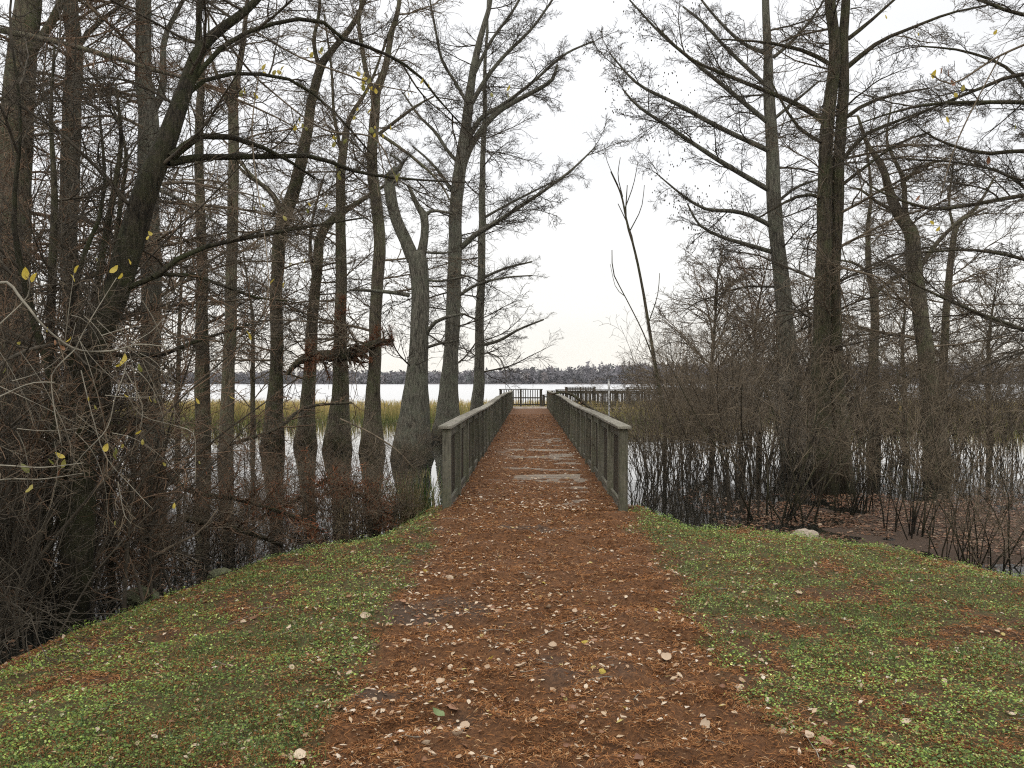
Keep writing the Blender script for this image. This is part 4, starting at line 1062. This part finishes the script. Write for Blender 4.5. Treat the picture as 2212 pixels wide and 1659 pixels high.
# ------------------------------------------------------------------ yellow-leaved sapling in the left foreground
def leaf_mesh(name, L, W, curl, seed, lobes=0, tip=1.0):
    r = random.Random(seed); n = 6; vs = []; fs = []
    for i in range(n+1):
        t = i / n; w = W * math.sin(math.pi * min(1, t**0.75*0.98 + 0.02))**(0.8) * (1 if not lobes else (1 + .35*math.sin(t*lobes*6.28)))
        z = curl * (t-.5)**2 * L * 4 * .3 + r.uniform(-.03, .03)*L
        k = curl*w*.7
        vs += [(-w, t*L - L/2, z + k + r.uniform(0, .05)*L), (0, t*L - L/2, z), (w, t*L - L/2, z + k*r.uniform(.3, 1.2))]
        if i: b_ = (i-1)*3; fs += [(b_, b_+1, b_+4, b_+3), (b_+1, b_+2, b_+5, b_+4)]
    me = bpy.data.meshes.new(name); me.from_pydata(vs, [], fs); 
    me.polygons.foreach_set('use_smooth', [True]*len(fs)); me.update()
    return me
def leaf_mat(name, c0, c1, tr=.25):
    m, t, b = new_mat(name)
    oi = t.nodes.new('ShaderNodeObjectInfo')
    c = ramp_(t, oi.outputs['Random'], [(0, c0), (1, c1)])
    n = noise_(t, 70, 4); c = mix_(t, .7, c, ramp_(t, n, [(.3, (.5, .45, .4)), (.62, (1.05, 1.05, 1.05))]), 'MULTIPLY')
    t.links.new(c, b.inputs['Base Color']); b.inputs['Roughness'].default_value = .6
    tr_ = t.nodes.new('ShaderNodeBsdfTranslucent'); t.links.new(c, tr_.inputs[0]); ms = t.nodes.new('ShaderNodeMixShader'); ms.inputs[0].default_value = tr
    out = [q for q in t.nodes if q.type == 'OUTPUT_MATERIAL'][0]
    t.links.new(b.outputs[0], ms.inputs[1]); t.links.new(tr_.outputs[0], ms.inputs[2]); t.links.new(ms.outputs[0], out.inputs[0])
    return m
M['leaf_yellow'] = leaf_mat('yellow_leaf', (.42, .34, .05), (.62, .48, .08), .45)
M['leaf_olive'] = leaf_mat('olive_leaf', (.16, .17, .04), (.40, .34, .08), .4)
M['leaf_tan'] = leaf_mat('tan_leaf', (.34, .23, .14), (.62, .50, .36), .12)
M['leaf_brown'] = leaf_mat('brown_leaf', (.17, .075, .035), (.36, .19, .10), .12)
yl = [leaf_mesh('yellow_leaf', 1.0, .27, .5, k) for k in range(4)]
sap_base = at(-260, 1500, 4.6); sap_base[2] = float(ground_z(np.array([sap_base[0]]), np.array([sap_base[1]]))[0])
sap = thing('sapling', 'pale twigged sapling with a few yellow leaves reaching in from the left', 'sapling', sap_base)
sap_lines = [[(-260,1560,30,4.6),(-240,1200,26,4.6),(-210,900,22,4.7),(-120,700,18,4.8),(0,610,13,5),(48,648,11,5),(96,706,9,5),(163,754,8,5.1),(240,758,7,5.2),(298,744,6,5.2),(360,749,4,5.3)],
    [(163,754,6,5.1),(122,794,5,5),(111,817,5,5),(118,889,5,5),(134,966,4,5)],
    [(270,752,5,5.2),(270,799,5,5.2),(249,858,5,5.1),(231,926,4,5.1),(181,980,4,5),(145,1025,3,5)],
    [(270,800,5,5.2),(299,853,4,5.2),(308,889,4,5.2),(302,935,3,5.2)],
    [(268,830,4,5.2),(290,880,4,5.3),(317,903,4,5.3),(376,919,4,5.4),(417,935,4,5.4),(422,980,3,5.4),(422,1043,2,5.4)],
    [(-210,900,12,4.7),(-60,880,8,4.7),(60,830,5,4.8),(118,826,3,4.9)],
    [(-220,1000,10,4.7),(0,1005,6,4.7),(90,1010,5,4.8),(180,1000,3,4.9)],
    [(-230,1100,10,4.6),(-20,1040,6,4.7),(90,1035,4,4.8),(180,1022,2,4.8)],
    [(175,800,5,5.1),(200,900,4,5.1),(228,985,4,5.1),(283,1050,3,5.2),(330,1100,2,5.2)],
    [(0,700,6,5.0),(60,640,5,5.0),(62,598,3,5.0)], [(163,754,5,5.1),(190,700,4,5.1),(252,600,3,5.2)], [(140,740,4,5.1),(150,660,3,5.1),(160,590,2,5.1)],
    [(255,1040,3,5),(268,1110,4,5),(282,1130,2,5)]]
rng = np.random.default_rng(91)
for k in range(26):
    u0, v0 = rng.uniform(-80, 330), rng.uniform(640, 960); a_ = rng.uniform(-.6, 1.3); l_ = rng.uniform(90, 260); q_ = rng.uniform(-.8, .8); d_ = rng.uniform(4.7, 5.6)
    sap_lines.append([(u0 + l_*t_*math.cos(a_ + q_*t_), v0 + l_*t_*math.sin(a_ + q_*t_) + 50*t_*t_, 3.6 - 2.6*t_, d_ + .2*t_) for t_ in (0, .25, .5, .75, 1)])
s1 = Soup(); tw = Soup()
for k, ln_ in enumerate(sap_lines):
    P, R = px_line(ln_); trunk_mesh(s1, P, R*.55, 0, 5, 90+k, 6, .05, .10)
    if k == 0: P, R = P[5:], R[5:]
    A, B = resample(P, R*.55, 10)
    p2, r2 = spawn(rng, A[None], B[None], 7, .2, 1, .3, (30, 70), 6, 1, -.02, .14, .6, .0014, .12); tubes(tw, p2, r2, 4)
    p3, r3 = spawn(rng, p2, r2, 3, .2, 1, .4, (30, 70), 4, 1, -.02, .14, .6, .001, .05); tubes(tw, p3, r3, 3)
obj('stem', s1.mesh('stem', True, sap_base), M['twig_pale'], sap); obj('twigs', tw.mesh('twigs', False, sap_base), M['twig'], sap)
R3 = random.Random(4)
for (u, v, s, c) in [(55,590,30,'y'),(70,598,26,'y'),(162,580,24,'y'),(160,600,20,'y'),(248,583,26,'y'),(262,598,22,'y'),(270,778,34,'y'),(258,790,20,'y'),(300,795,22,'o'),(228,968,24,'y'),(252,975,20,'o'),(266,965,18,'o'),
        (245,985,22,'o'),(128,985,26,'y'),(108,998,22,'o'),(140,1000,24,'o'),(66,1058,30,'o'),(55,1010,30,'o'),(125,1020,24,'b'),(325,505,16,'y'),(318,512,14,'y'),(300,935,16,'y'),(308,955,14,'o'),(150,735,18,'y'),
        (190,862,12,'y'),(205,880,12,'o'),(272,856,12,'y'),(323,862,16,'y'),(333,866,14,'o'),(425,866,18,'y'),(12,800,18,'o'),(120,740,14,'b'),(135,750,16,'b'),(430,1000,12,'o'),(375,1092,16,'y'),(355,1002,12,'o'),(247,1130,12,'o'),
        (282,565,14,'y'),(210,560,12,'o'),(40,742,14,'o'),(100,712,14,'y')]:
    p = at(u, v, 5.05 + R3.uniform(-.1, .15)); o = obj('leaf', R3.choice(yl), None, sap, p - sap_base)
    mt = M[{'y': 'leaf_yellow', 'o': 'leaf_olive', 'b': 'leaf_brown'}[c]]
    if not o.data.materials: o.data.materials.append(mt)
    o.material_slots[0].link = 'OBJECT'; o.material_slots[0].material = mt
    sc = s / F * 5.05 * .92; o.scale = (sc, sc, sc); o.rotation_euler = (R3.uniform(.6, 2.2), R3.uniform(-.7, .7), R3.uniform(0, 6.28))
# thin hanging vine with leaves in front of the trunks (upper middle), and a leafy twig on the right
def leafy_vine(label, lines, leaves, seed, mats):
    rng = np.random.default_rng(seed); b0 = px_line(lines[0])[0][0]
    root = thing('leafy_vine', label, 'vine', b0); s = Soup(); tw = Soup()
    for k, l in enumerate(lines):
        P, R = px_line(l); trunk_mesh(s, P, R, 0, 5, seed+k, 5, .1, .05); A, B = resample(P, R, 10)
        p2, r2 = spawn(rng, A[None], B[None], 8, .1, 1, .2, (30, 70), 5, 1, -.02, .16, .6, .002, .12); tubes(tw, p2, r2, 3)
    obj('stem', s.mesh('stem', True, b0), M['twig'], root); obj('twigs', tw.mesh('twigs', False, b0), M['twig'], root)['kind'] = 'stuff'
    for (u, v, sz, d, c) in leaves:
        o = obj('leaf', R3.choice(yl), None, root, at(u, v, d) - b0); mt = M[mats[c]]
        o.material_slots[0].link = 'OBJECT'; o.material_slots[0].material = mt
        sc = sz / F * d; o.scale = (sc, sc, sc); o.rotation_euler = (R3.uniform(.6, 2.2), R3.uniform(-.7, .7), R3.uniform(0, 6.28))
mid_leaves = [(u + R3.uniform(-26, 26), v + R3.uniform(-14, 14), R3.uniform(9, 17), 9 + R3.uniform(-.3, .3), R3.randint(0, 1)) for u, v, n in
              [(805,185,9),(720,300,4),(820,280,7),(840,380,4),(545,208,6),(590,150,6),(655,265,5),(770,160,4),(790,250,3),(690,450,3),(565,450,2),(740,370,4),(905,190,3),(640,560,2),(590,608,1),(1075,200,3),(680,110,4)] for _ in range(n)]
mid_leaves += [(541,723,24,6.5,0),(586,607,18,6.5,0),(500,860,14,6.5,0),(615,470,14,7,1)]
leafy_vine('thin vine with small yellow green leaves strung before the left hand trunks', [[(433,0,5,8),(520,130,5,8.6),(590,200,4,9),(700,280,4,9),(810,300,4,9),(860,400,2,9)], [(540,60,4,9),(640,120,4,9),(760,165,4,9),(820,185,3,9),(900,200,2,9)], [(800,190,3,9),(815,290,3,9),(830,380,2,9)], [(560,150,3,8.8),(545,300,3,8),(580,600,2,6.5),(545,722,1.5,6.5)]], mid_leaves, 95, ['leaf_yellow', 'leaf_olive'])
leafy_vine('slender twig with orange and yellow leaves in the upper right', [[(2300,60,6,8),(2160,120,5,8),(2060,180,4,8),(2010,160,2,8)], [(2160,120,3,8),(2070,300,3,8),(2030,430,2,8)]],
           [(2016,160,20,8,0),(2032,152,15,8,1),(2047,158,15,8,1),(2058,180,16,8,1),(2080,190,15,8,2),(2063,204,15,8,0),(2045,258,16,8,0),(2014,480,13,8,0),(2027,495,13,8,0),(1985,428,15,8,1),(2137,345,18,8,1),(2195,275,15,8,2),(2150,70,12,8,0),(1915,35,12,8,0),(1985,72,12,8,0)], 97, ['leaf_yellow', 'leaf_brown', 'leaf_olive'])

# ------------------------------------------------------------------ rocks, marker post, water plants
def rock(label, x, y, z, sx, sy, sz, seed, mat):
    import bmesh
    bm = bmesh.new(); bmesh.ops.create_icosphere(bm, subdivisions=3, radius=1)
    co = np.array([v.co[:] for v in bm.verts]); n = fbm(co[:, 0]*1.6 + seed, co[:, 1]*1.6, co[:, 2]*1.6 + seed, 4)
    for v, k in zip(bm.verts, n): 
        v.co *= 0.62 + 0.8*k
        v.co.x = round(v.co.x*5)/5*.4 + v.co.x*.6
    me = bpy.data.meshes.new('rock'); bm.to_mesh(me); bm.free()
    o = obj('rock', me, mat); o.location = (x, y, z); o.scale = (sx, sy, sz); o.rotation_euler = (0, 0, seed); tag(o, label, 'rock'); return o
pr = at(1738, 1147, 10.15); zr = z_ = float(ground_z(np.array([pr[0]]), np.array([pr[1]]))[0])
rock('pale weathered rock at the grass edge right of the bridge', pr[0], pr[1], z_+.06, .20, .13, .12, 2, plain('pale_rock', (.13, .10, .07), (.44, .37, .29), 12))
mossrock = plain('mossy_rock', (.05, .055, .025), (.15, .15, .09), 7)
for lab, u, v, d, s in (('small mossy stone where the left grass meets the brush', 480, 1222, 8.75, .13), ('rounded mossy stone under the leaning tree branches', 308, 1262, 7.9, .15)):
    p = at(u, v, d); z_ = float(ground_z(np.array([p[0]]), np.array([p[1]]))[0]); rock(lab, p[0], p[1], max(z_, WATER)+.02, s, s*.9, s*.75, len(lab), mossrock)
pb = at(1315, 900, 24); pb[2] = WATER
mk = thing('marker_post', 'thin white marker post standing in the water behind the right railing', 'post', pb)
s = Soup(); h = at(1315, 822, 24)[2] - WATER; P = np.array([(0, 0, -.3), (0.01, 0, h*.5), (0, 0, h)]); trunk_mesh(s, P, np.array([.028, .028, .026]), 0, 5, 3, 10, .2, .04)
obj('pole', s.mesh('pole', True), plain('peeling_white', (.18, .17, .16), (.75, .74, .70), 22), mk)
s = Soup(); trunk_mesh(s, np.array([(0, 0, h+.002), (0, 0, h+.03)]), np.array([.034, .030]), 0, 5, 3, 10, .01, 0); obj('cap', s.mesh('cap', True), plain('post_cap', (.3, .3, .3), (.5, .5, .5)), mk)
# tuft of water plants by the left post
rng = np.random.default_rng(21); n = 420
def tuft(name, label, cx, cy, n, h, r, seed, cols, kind='stuff', cat='water plants'):
    rng = np.random.default_rng(seed)
    b0 = np.stack([cx + rng.normal(0, r, n), cy + rng.normal(0, r*.7, n), np.full(n, WATER-.05)], 1)
    az = rng.uniform(0, 6.28, n); el = np.radians(rng.uniform(50, 88, n))
    P, R = grow(rng, b0, np.stack([np.cos(az)*np.cos(el), np.sin(az)*np.cos(el), np.sin(el)], 1), rng.uniform(.4, 1, n)*h, np.full(n, .004), .0015, 5, .08, -.10)
    wdir = norm(np.cross(P[:, -1]-P[:, 0], np.array([0, 0, 1.0])))[:, None, :] * R[:, :, None]*2.0
    V = np.stack([P - wdir, P + wdir], 2).reshape(-1, 3); K = 5
    b_ = (np.arange(n)*K*2)[:, None] + (np.arange(K-1)*2)[None]; b_ = b_.ravel()
    Q = np.stack([b_, b_+1, b_+3, b_+2], 1); c = np.repeat(np.array(cols)[rng.integers(0, len(cols), n)], K*2, 0)
    o = obj(name, make_mesh(name, V, Q, False, c), M['reed']); tag(o, label, cat, kind=kind)
p = at(905, 1080, 12.6); tuft('water_grass', 'green and straw coloured water grass beside the left railing post', p[0]+.05, 12.2, 260, .95, .2, 5, [(.08, .13, .03), (.05, .09, .03), (.30, .25, .12), (.20, .19, .08)])
p = at(820, 1080, 12.2); tuft('dead_grass', 'straw coloured dead grass drooping in the water by the left bank', p[0], 12.0, 260, .9, .35, 6, [(.22, .17, .09), (.30, .24, .13), (.12, .08, .04)])

# floating leaf debris
def scatter_leafquads(name, label, x, y, z, size, cols, seed, tilt=.5, lift=.005, mat='leaf', parent=None):
    rng = np.random.default_rng(seed); n = len(x)
    az = rng.uniform(0, 6.28, n); u = np.stack([np.cos(az), np.sin(az), rng.normal(0, tilt*.4, n)], 1)*size[:, None]
    w = np.stack([-np.sin(az), np.cos(az), rng.normal(0, tilt*.5, n)], 1)*(size*rng.uniform(.35, .6, n))[:, None]
    c = np.stack([x, y, z + lift], 1); up = np.zeros((n, 3)); up[:, 2] = size*rng.uniform(.05, .35, n)
    V = np.stack([c-u, c-u*.25+w+up, c+u*.4+w*.85+up*.6, c+u*1.05, c+u*.3-w*.9+up*.7, c-u*.35-w+up*.8], 1)
    T = (np.arange(n)[:, None, None]*6 + np.array([(0,1,5),(1,2,5),(2,4,5),(2,3,4)])[None]).reshape(-1, 3)
    cc = np.repeat(cols, 6, 0)
    o = obj(name, make_mesh(name, V.reshape(-1, 3), T, False, cc), M[mat], parent); o['kind'] = 'stuff'
    if label: tag(o, label, 'leaves', kind='stuff')
    return o
rng = np.random.default_rng(22)
n = 60000; x = rng.uniform(2.4, 12.5, n); y = rng.uniform(7.5, 18, n); s_ = shore_dist(x, y)
dens = np.exp(-(((x - 6.9)/3.9)**4 + ((y - 11.5)/3.9)**4))
ok = (s_ < .05) & (x > 2.8 + .0*y) & (rng.random(n) < dens*sstep(.36, .52, fbm(x*1.0, y*1.0, 3)))
x, y = x[ok], y[ok]; z = np.maximum(WATER, ground_z(x, y))
pal = np.array([(.21, .105, .06), (.29, .16, .09), (.12, .07, .04), (.42, .30, .20), (.17, .12, .08)])
scatter_leafquads('floating_leaves', 'brown leaves and needles floating over the shallows at the right', x, y, z, rng.uniform(.014, .042, len(x)), pal[rng.choice(5, len(x), p=[.3, .3, .2, .08, .12])], 3, .25, .004)
n = 5000; x = rng.uniform(-6, -1.2, n); y = rng.uniform(6, 14, n); s_ = shore_dist(x, y); ok = (s_ < .05) & (s_ > -1.6) & (rng.random(n) < np.exp(s_*1.8)) ; x, y = x[ok], y[ok]
scatter_leafquads('drifting_leaves', 'dark leaves drifted on the water along the left bank', x, y, np.full(len(x), WATER), rng.uniform(.012, .035, len(x)), pal[rng.choice(5, len(x))], 4, .25, .004)

# ------------------------------------------------------------------ ground cover
rng = np.random.default_rng(33)
def visible_band(n, pw=1.0):
    """random ground points, denser near the path's near end (x, y)"""
    y = 3.0 + rng.random(n)**1.35 * 8.0
    half = 0.66*y + .5
    x = rng.uniform(-1, 1, n)*np.minimum(half, 5.6) - 0.02*y
    return x, y
# clover
x, y = visible_band(300000); s_ = shore_dist(x, y); g = green_mask(x, y, s_)
ok = (rng.random(len(x)) < g*(.40 + .70*sstep(.36, .56, fbm(x*8, y*8, 61, 3))) + .03*(path_mask(x, y) < .3)) & (s_ > .12); x, y = x[ok], y[ok]; n = len(x)
z = ground_z(x, y); tone = fbm(x*1.3, y*1.3, 20, 3); hgt = rng.uniform(.003, .050, n)*(0.15+1.3*fbm(x*5, y*5, 4)**1.5*2)
sz = rng.uniform(.0022, .0060, n)*(1 + .08*y)
cl_pal = np.array([(.13, .20, .030), (.19, .28, .045), (.065, .115, .026), (.29, .38, .065), (.50, .56, .18), (.18, .16, .045)])
ci = rng.choice(6, n, p=[.30, .26, .20, .12, .05, .07]); cc = cl_pal[ci]*(0.45 + .95*tone)[:, None]*rng.uniform(.7, 1.35, (n, 1))
az = rng.uniform(0, 6.28, n); tl = rng.normal(0, .35, (n, 2))
a1 = np.stack([np.cos(az), np.sin(az), tl[:, 0]], 1)*sz[:, None]; a2 = np.stack([-np.sin(az), np.cos(az), tl[:, 1]], 1)*sz[:, None]
c0 = np.stack([x, y, z+hgt], 1)
V = np.stack([c0-a1, c0+a2*.9+a1*.1, c0+a1, c0-a2*.9+a1*.1], 1)
cover = obj('clover', make_mesh('clover', V.reshape(-1, 3), np.arange(n*4).reshape(-1, 4), False, np.repeat(cc, 4, 0)), M['leaf'])
tag(cover, 'low green clover and chickweed covering both banks beside the path', 'ground cover', kind='stuff')
# grass blades at the mound's crest
x, y = visible_band(90000); s_ = shore_dist(x, y); g = green_mask(x, y, s_); ok = (rng.random(len(x)) < g*.9*sstep(.42, .62, fbm(x*1.6+3, y*1.6, 44, 3))) & (s_ > .15); x, y = x[ok], y[ok]; n = len(x)
z = ground_z(x, y); az = rng.uniform(0, 6.28, n); w = rng.uniform(.0012, .0025, n)*(1+.08*y); hh = rng.uniform(.02, .085, n)
b0 = np.stack([x, y, z-.003], 1); wv_ = np.stack([np.cos(az)*w, np.sin(az)*w, 0*w], 1); tp = b0 + np.stack([rng.normal(0, .028, n), rng.normal(0, .028, n), hh], 1)
gp = np.array([(.06, .12, .03), (.10, .16, .04), (.16, .17, .06)])[rng.choice(3, n)]
gr = obj('grass', make_mesh('grass', np.stack([b0-wv_, b0+wv_, tp], 1).reshape(-1, 3), np.arange(n*3).reshape(-1, 3), False, np.repeat(gp, 3, 0)), M['leaf'])
tag(gr, 'short thin grass blades growing among the clover', 'grass', kind='stuff')
# needles
def needles(name, label, x, y, z, seed, Lr=(.016, .055), wr=(.0008, .0017)):
    rng = np.random.default_rng(seed); n = len(x); L = rng.uniform(Lr[0], Lr[1], n)
    az = rng.uniform(0, 6.283, n); cu = rng.normal(0, .5, n)
    w = rng.uniform(wr[0], wr[1], n)*(1+.10*np.maximum(y-3, 0))
    el = np.abs(rng.normal(0, .30, n))
    p0 = np.stack([x, y, z + rng.uniform(.001, .012, n)], 1)
    d1 = np.stack([np.cos(az)*np.cos(el), np.sin(az)*np.cos(el), np.sin(el)], 1)*L[:, None]*.5; p1 = p0+d1
    d2 = np.stack([np.cos(az+cu)*np.cos(el), np.sin(az+cu)*np.cos(el), -np.sin(el)*.7], 1)*L[:, None]*.5; p2 = p1+d2
    wv_ = np.stack([-np.sin(az), np.cos(az), rng.normal(0, .6, n)], 1)*w[:, None]
    V = np.stack([p0-wv_, p0+wv_, p1+wv_, p1-wv_, p2], 1); f = np.arange(n)[:, None]*5
    npal = np.array([(.235, .102, .038), (.160, .066, .025), (.31, .152, .062), (.075, .033, .014), (.40, .26, .14)])
    cc = np.repeat(npal[rng.choice(5, n, p=[.34, .28, .18, .14, .06])], 5, 0)
    o = obj(name, make_mesh(name, V.reshape(-1, 3), [f + np.array([0, 1, 2, 3]), f + np.array([3, 2, 4])], False, cc), M['dead_needles']); tag(o, label, 'needles', kind='stuff')
x, y = visible_band(620000); pm = path_mask(x, y); s_ = shore_dist(x, y); g = green_mask(x, y, s_)
br_ = sstep(0.66, 0.78, fbm(x*1.15+5, y*1.7+2, 12, 4))*pm
clump = .35 + 1.1*sstep(.35, .65, fbm(x*7, y*7, 31, 3))
ok = (rng.random(len(x)) < (pm*.55 + (1-pm)*(1-g)*.42 + .30*g)*(1-.80*br_)*clump) & (s_ > -.1); x, y = x[ok], y[ok]
print('NEEDLES', len(x))
needles('cypress_needles', 'rust red fallen cypress needles strewn over the path and banks', x, y, ground_z(x, y), 6)
n = 24000; x = rng.uniform(XL+.06, XR-.06, n); y = 10.2 + rng.random(n)**1.8*30
zi = np.clip(np.searchsorted(ly, y), 0, len(ly)-1); xi = np.clip(((x-lx[0])/(lx[1]-lx[0])).astype(int), 0, len(lx)-1); z = np.maximum(LZ[zi, xi], 0.001)
ok = rng.random(n) < np.where(LZ[zi, xi] > .004, 1, .12)
needles('deck_needles', 'rust red needles lying on the bridge deck', x[ok], y[ok], z[ok], 7, (.03, .09))

# fallen leaves: the 300 largest in view as single objects on the ground, the rest joined
fl = [leaf_mesh('fallen_leaf', 1.0, .24 + .03*k, [.5, .9, -.5, 1.3, .3, .8][k], 50+k, [0, 0, 0, 0, 2, 3][k]) for k in range(6)]
for me in fl: me.materials.append(M['leaf_tan'])
def path_pts(n):
    y = 3.15 + rng.random(n)**1.25*6.6; x = rng.uniform(-1, 1, n)*np.minimum(.66*y+.3, 5)-.02*y
    wgt = .30 + .85*path_mask(x, y) + .9*np.exp(-((x+1.0)/.3)**2)
    wgt = wgt * (.25 + 1.7*sstep(.40, .66, fbm(x*2.3+8, y*2.3, 51, 3)))
    ok = (rng.random(n)*1.4 < wgt) & (shore_dist(x, y) > .15); return x[ok], y[ok]
x, y = path_pts(1100); o_ = np.argsort(y)[:296]; x, y = x[o_], y[o_]; z = ground_z(x, y)
for i in range(len(x)):
    o = obj('fallen_leaf', R3.choice(fl), None, ground, (x[i], y[i], z[i] + .014))
    sc = R3.choice([.026, .03, .035, .04, .05, .065, .045, .035]) * R3.uniform(.8, 1.2)
    if R3.random() < .05: sc = .08
    o.scale = (sc*R3.uniform(.8, 1.3), sc, sc); o.rotation_euler = (R3.gauss(0, .3), R3.gauss(0, .35) + (math.pi if R3.random() < .4 else 0), R3.uniform(0, 6.28))
    if R3.random() < .42:
        mt = M[R3.choice(['leaf_brown', 'leaf_brown', 'leaf_yellow' if R3.random() < .3 else 'leaf_brown'])]
        o.material_slots[0].link = 'OBJECT'; o.material_slots[0].material = mt
p = at(927, 1551, 3.6); o = obj('fallen_leaf', fl[1], None, ground, (p[0], p[1]+.3, .03)); o.scale = (.11, .07, .07); o.rotation_euler = (.5, 0, 1.2)
o.material_slots[0].link = 'OBJECT'; o.material_slots[0].material = leaf_mat('green_leaf', (.16, .22, .09), (.2, .26, .1)); o['label'] = 'single green leaf lying on the brown needles'
lp = np.array([(.52, .38, .24), (.62, .50, .36), (.40, .26, .15), (.66, .56, .44), (.24, .12, .06), (.45, .36, .12)])
x, y = path_pts(12000); y = y + rng.random(len(y))*1.0; keep = shore_dist(x, y) > .1; x, y = x[keep], y[keep]
lit = scatter_leafquads('leaf_scatter', None, x, y, ground_z(x, y), rng.uniform(.005, .020, len(x))**1.0*(1+.02*y), lp[rng.choice(6, len(x), p=[.26, .24, .17, .1, .17, .06])], 9, .6, .012)
tag(lit, 'small pale dry leaves sprinkled over the path and clover', 'leaves', kind='stuff')
n = 1500; x = rng.uniform(XL+.06, XR-.06, n); y = 10.2 + rng.random(n)**1.6*22
dk = scatter_leafquads('deck_leaves', None, x, y, np.full(n, .026), rng.uniform(.012, .030, n), lp[rng.choice(6, n, p=[.26, .26, .17, .14, .12, .05])], 10, .5, .006)
tag(dk, 'small pale dry leaves scattered along the bridge deck', 'leaves', kind='stuff')
# small fallen twigs on the ground
tw = Soup(); n = 90; x, y = path_pts(220); x, y = x[:n], y[:n]; az = rng.uniform(0, 6.28, len(x))
P, R = grow(rng, np.stack([x, y, ground_z(x, y)+.012], 1), np.stack([np.cos(az), np.sin(az), 0*az], 1), rng.uniform(.08, .28, len(x)), np.full(len(x), .0028), .001, 5, .12)
P[:, :, 2] = ground_z(P[:, :, 0], P[:, :, 1]) + .012; tubes(tw, P, R, 4)
o = obj('fallen_twigs', tw.mesh('fallen_twigs'), M['twig_pale']); tag(o, 'short broken twigs lying on the path and grass', 'twigs', kind='stuff')

# ------------------------------------------------------------------ the air over the lake
hm = bpy.data.materials.new('haze'); hm.use_nodes = True; ht = hm.node_tree; ht.nodes.clear()
ho = ht.nodes.new('ShaderNodeOutputMaterial'); hv = ht.nodes.new('ShaderNodeVolumePrincipled')
hv.inputs['Color'].default_value = (0.90, 0.92, 0.95, 1); hv.inputs['Density'].default_value = 0.00009
ht.links.new(hv.outputs[0], ho.inputs['Volume'])
sh = Soup(); box(sh, -3100, 3100, -620, 3600, -3.6, 26)
hz = obj('haze', sh.mesh('haze'), hm); hz['kind'] = 'stuff'

o = obj('fallen_leaf', fl[4], None, ground, (pr[0] - .24, pr[1] - .05, zr + .06)); o.scale = (.12, .12, .12); o.rotation_euler = (.9, .2, .5)
o.material_slots[0].link = 'OBJECT'; o.material_slots[0].material = leaf_mat('orange_leaf', (.55, .28, .08), (.6, .32, .1)); o['label'] = 'orange leaf leaning against the pale rock'
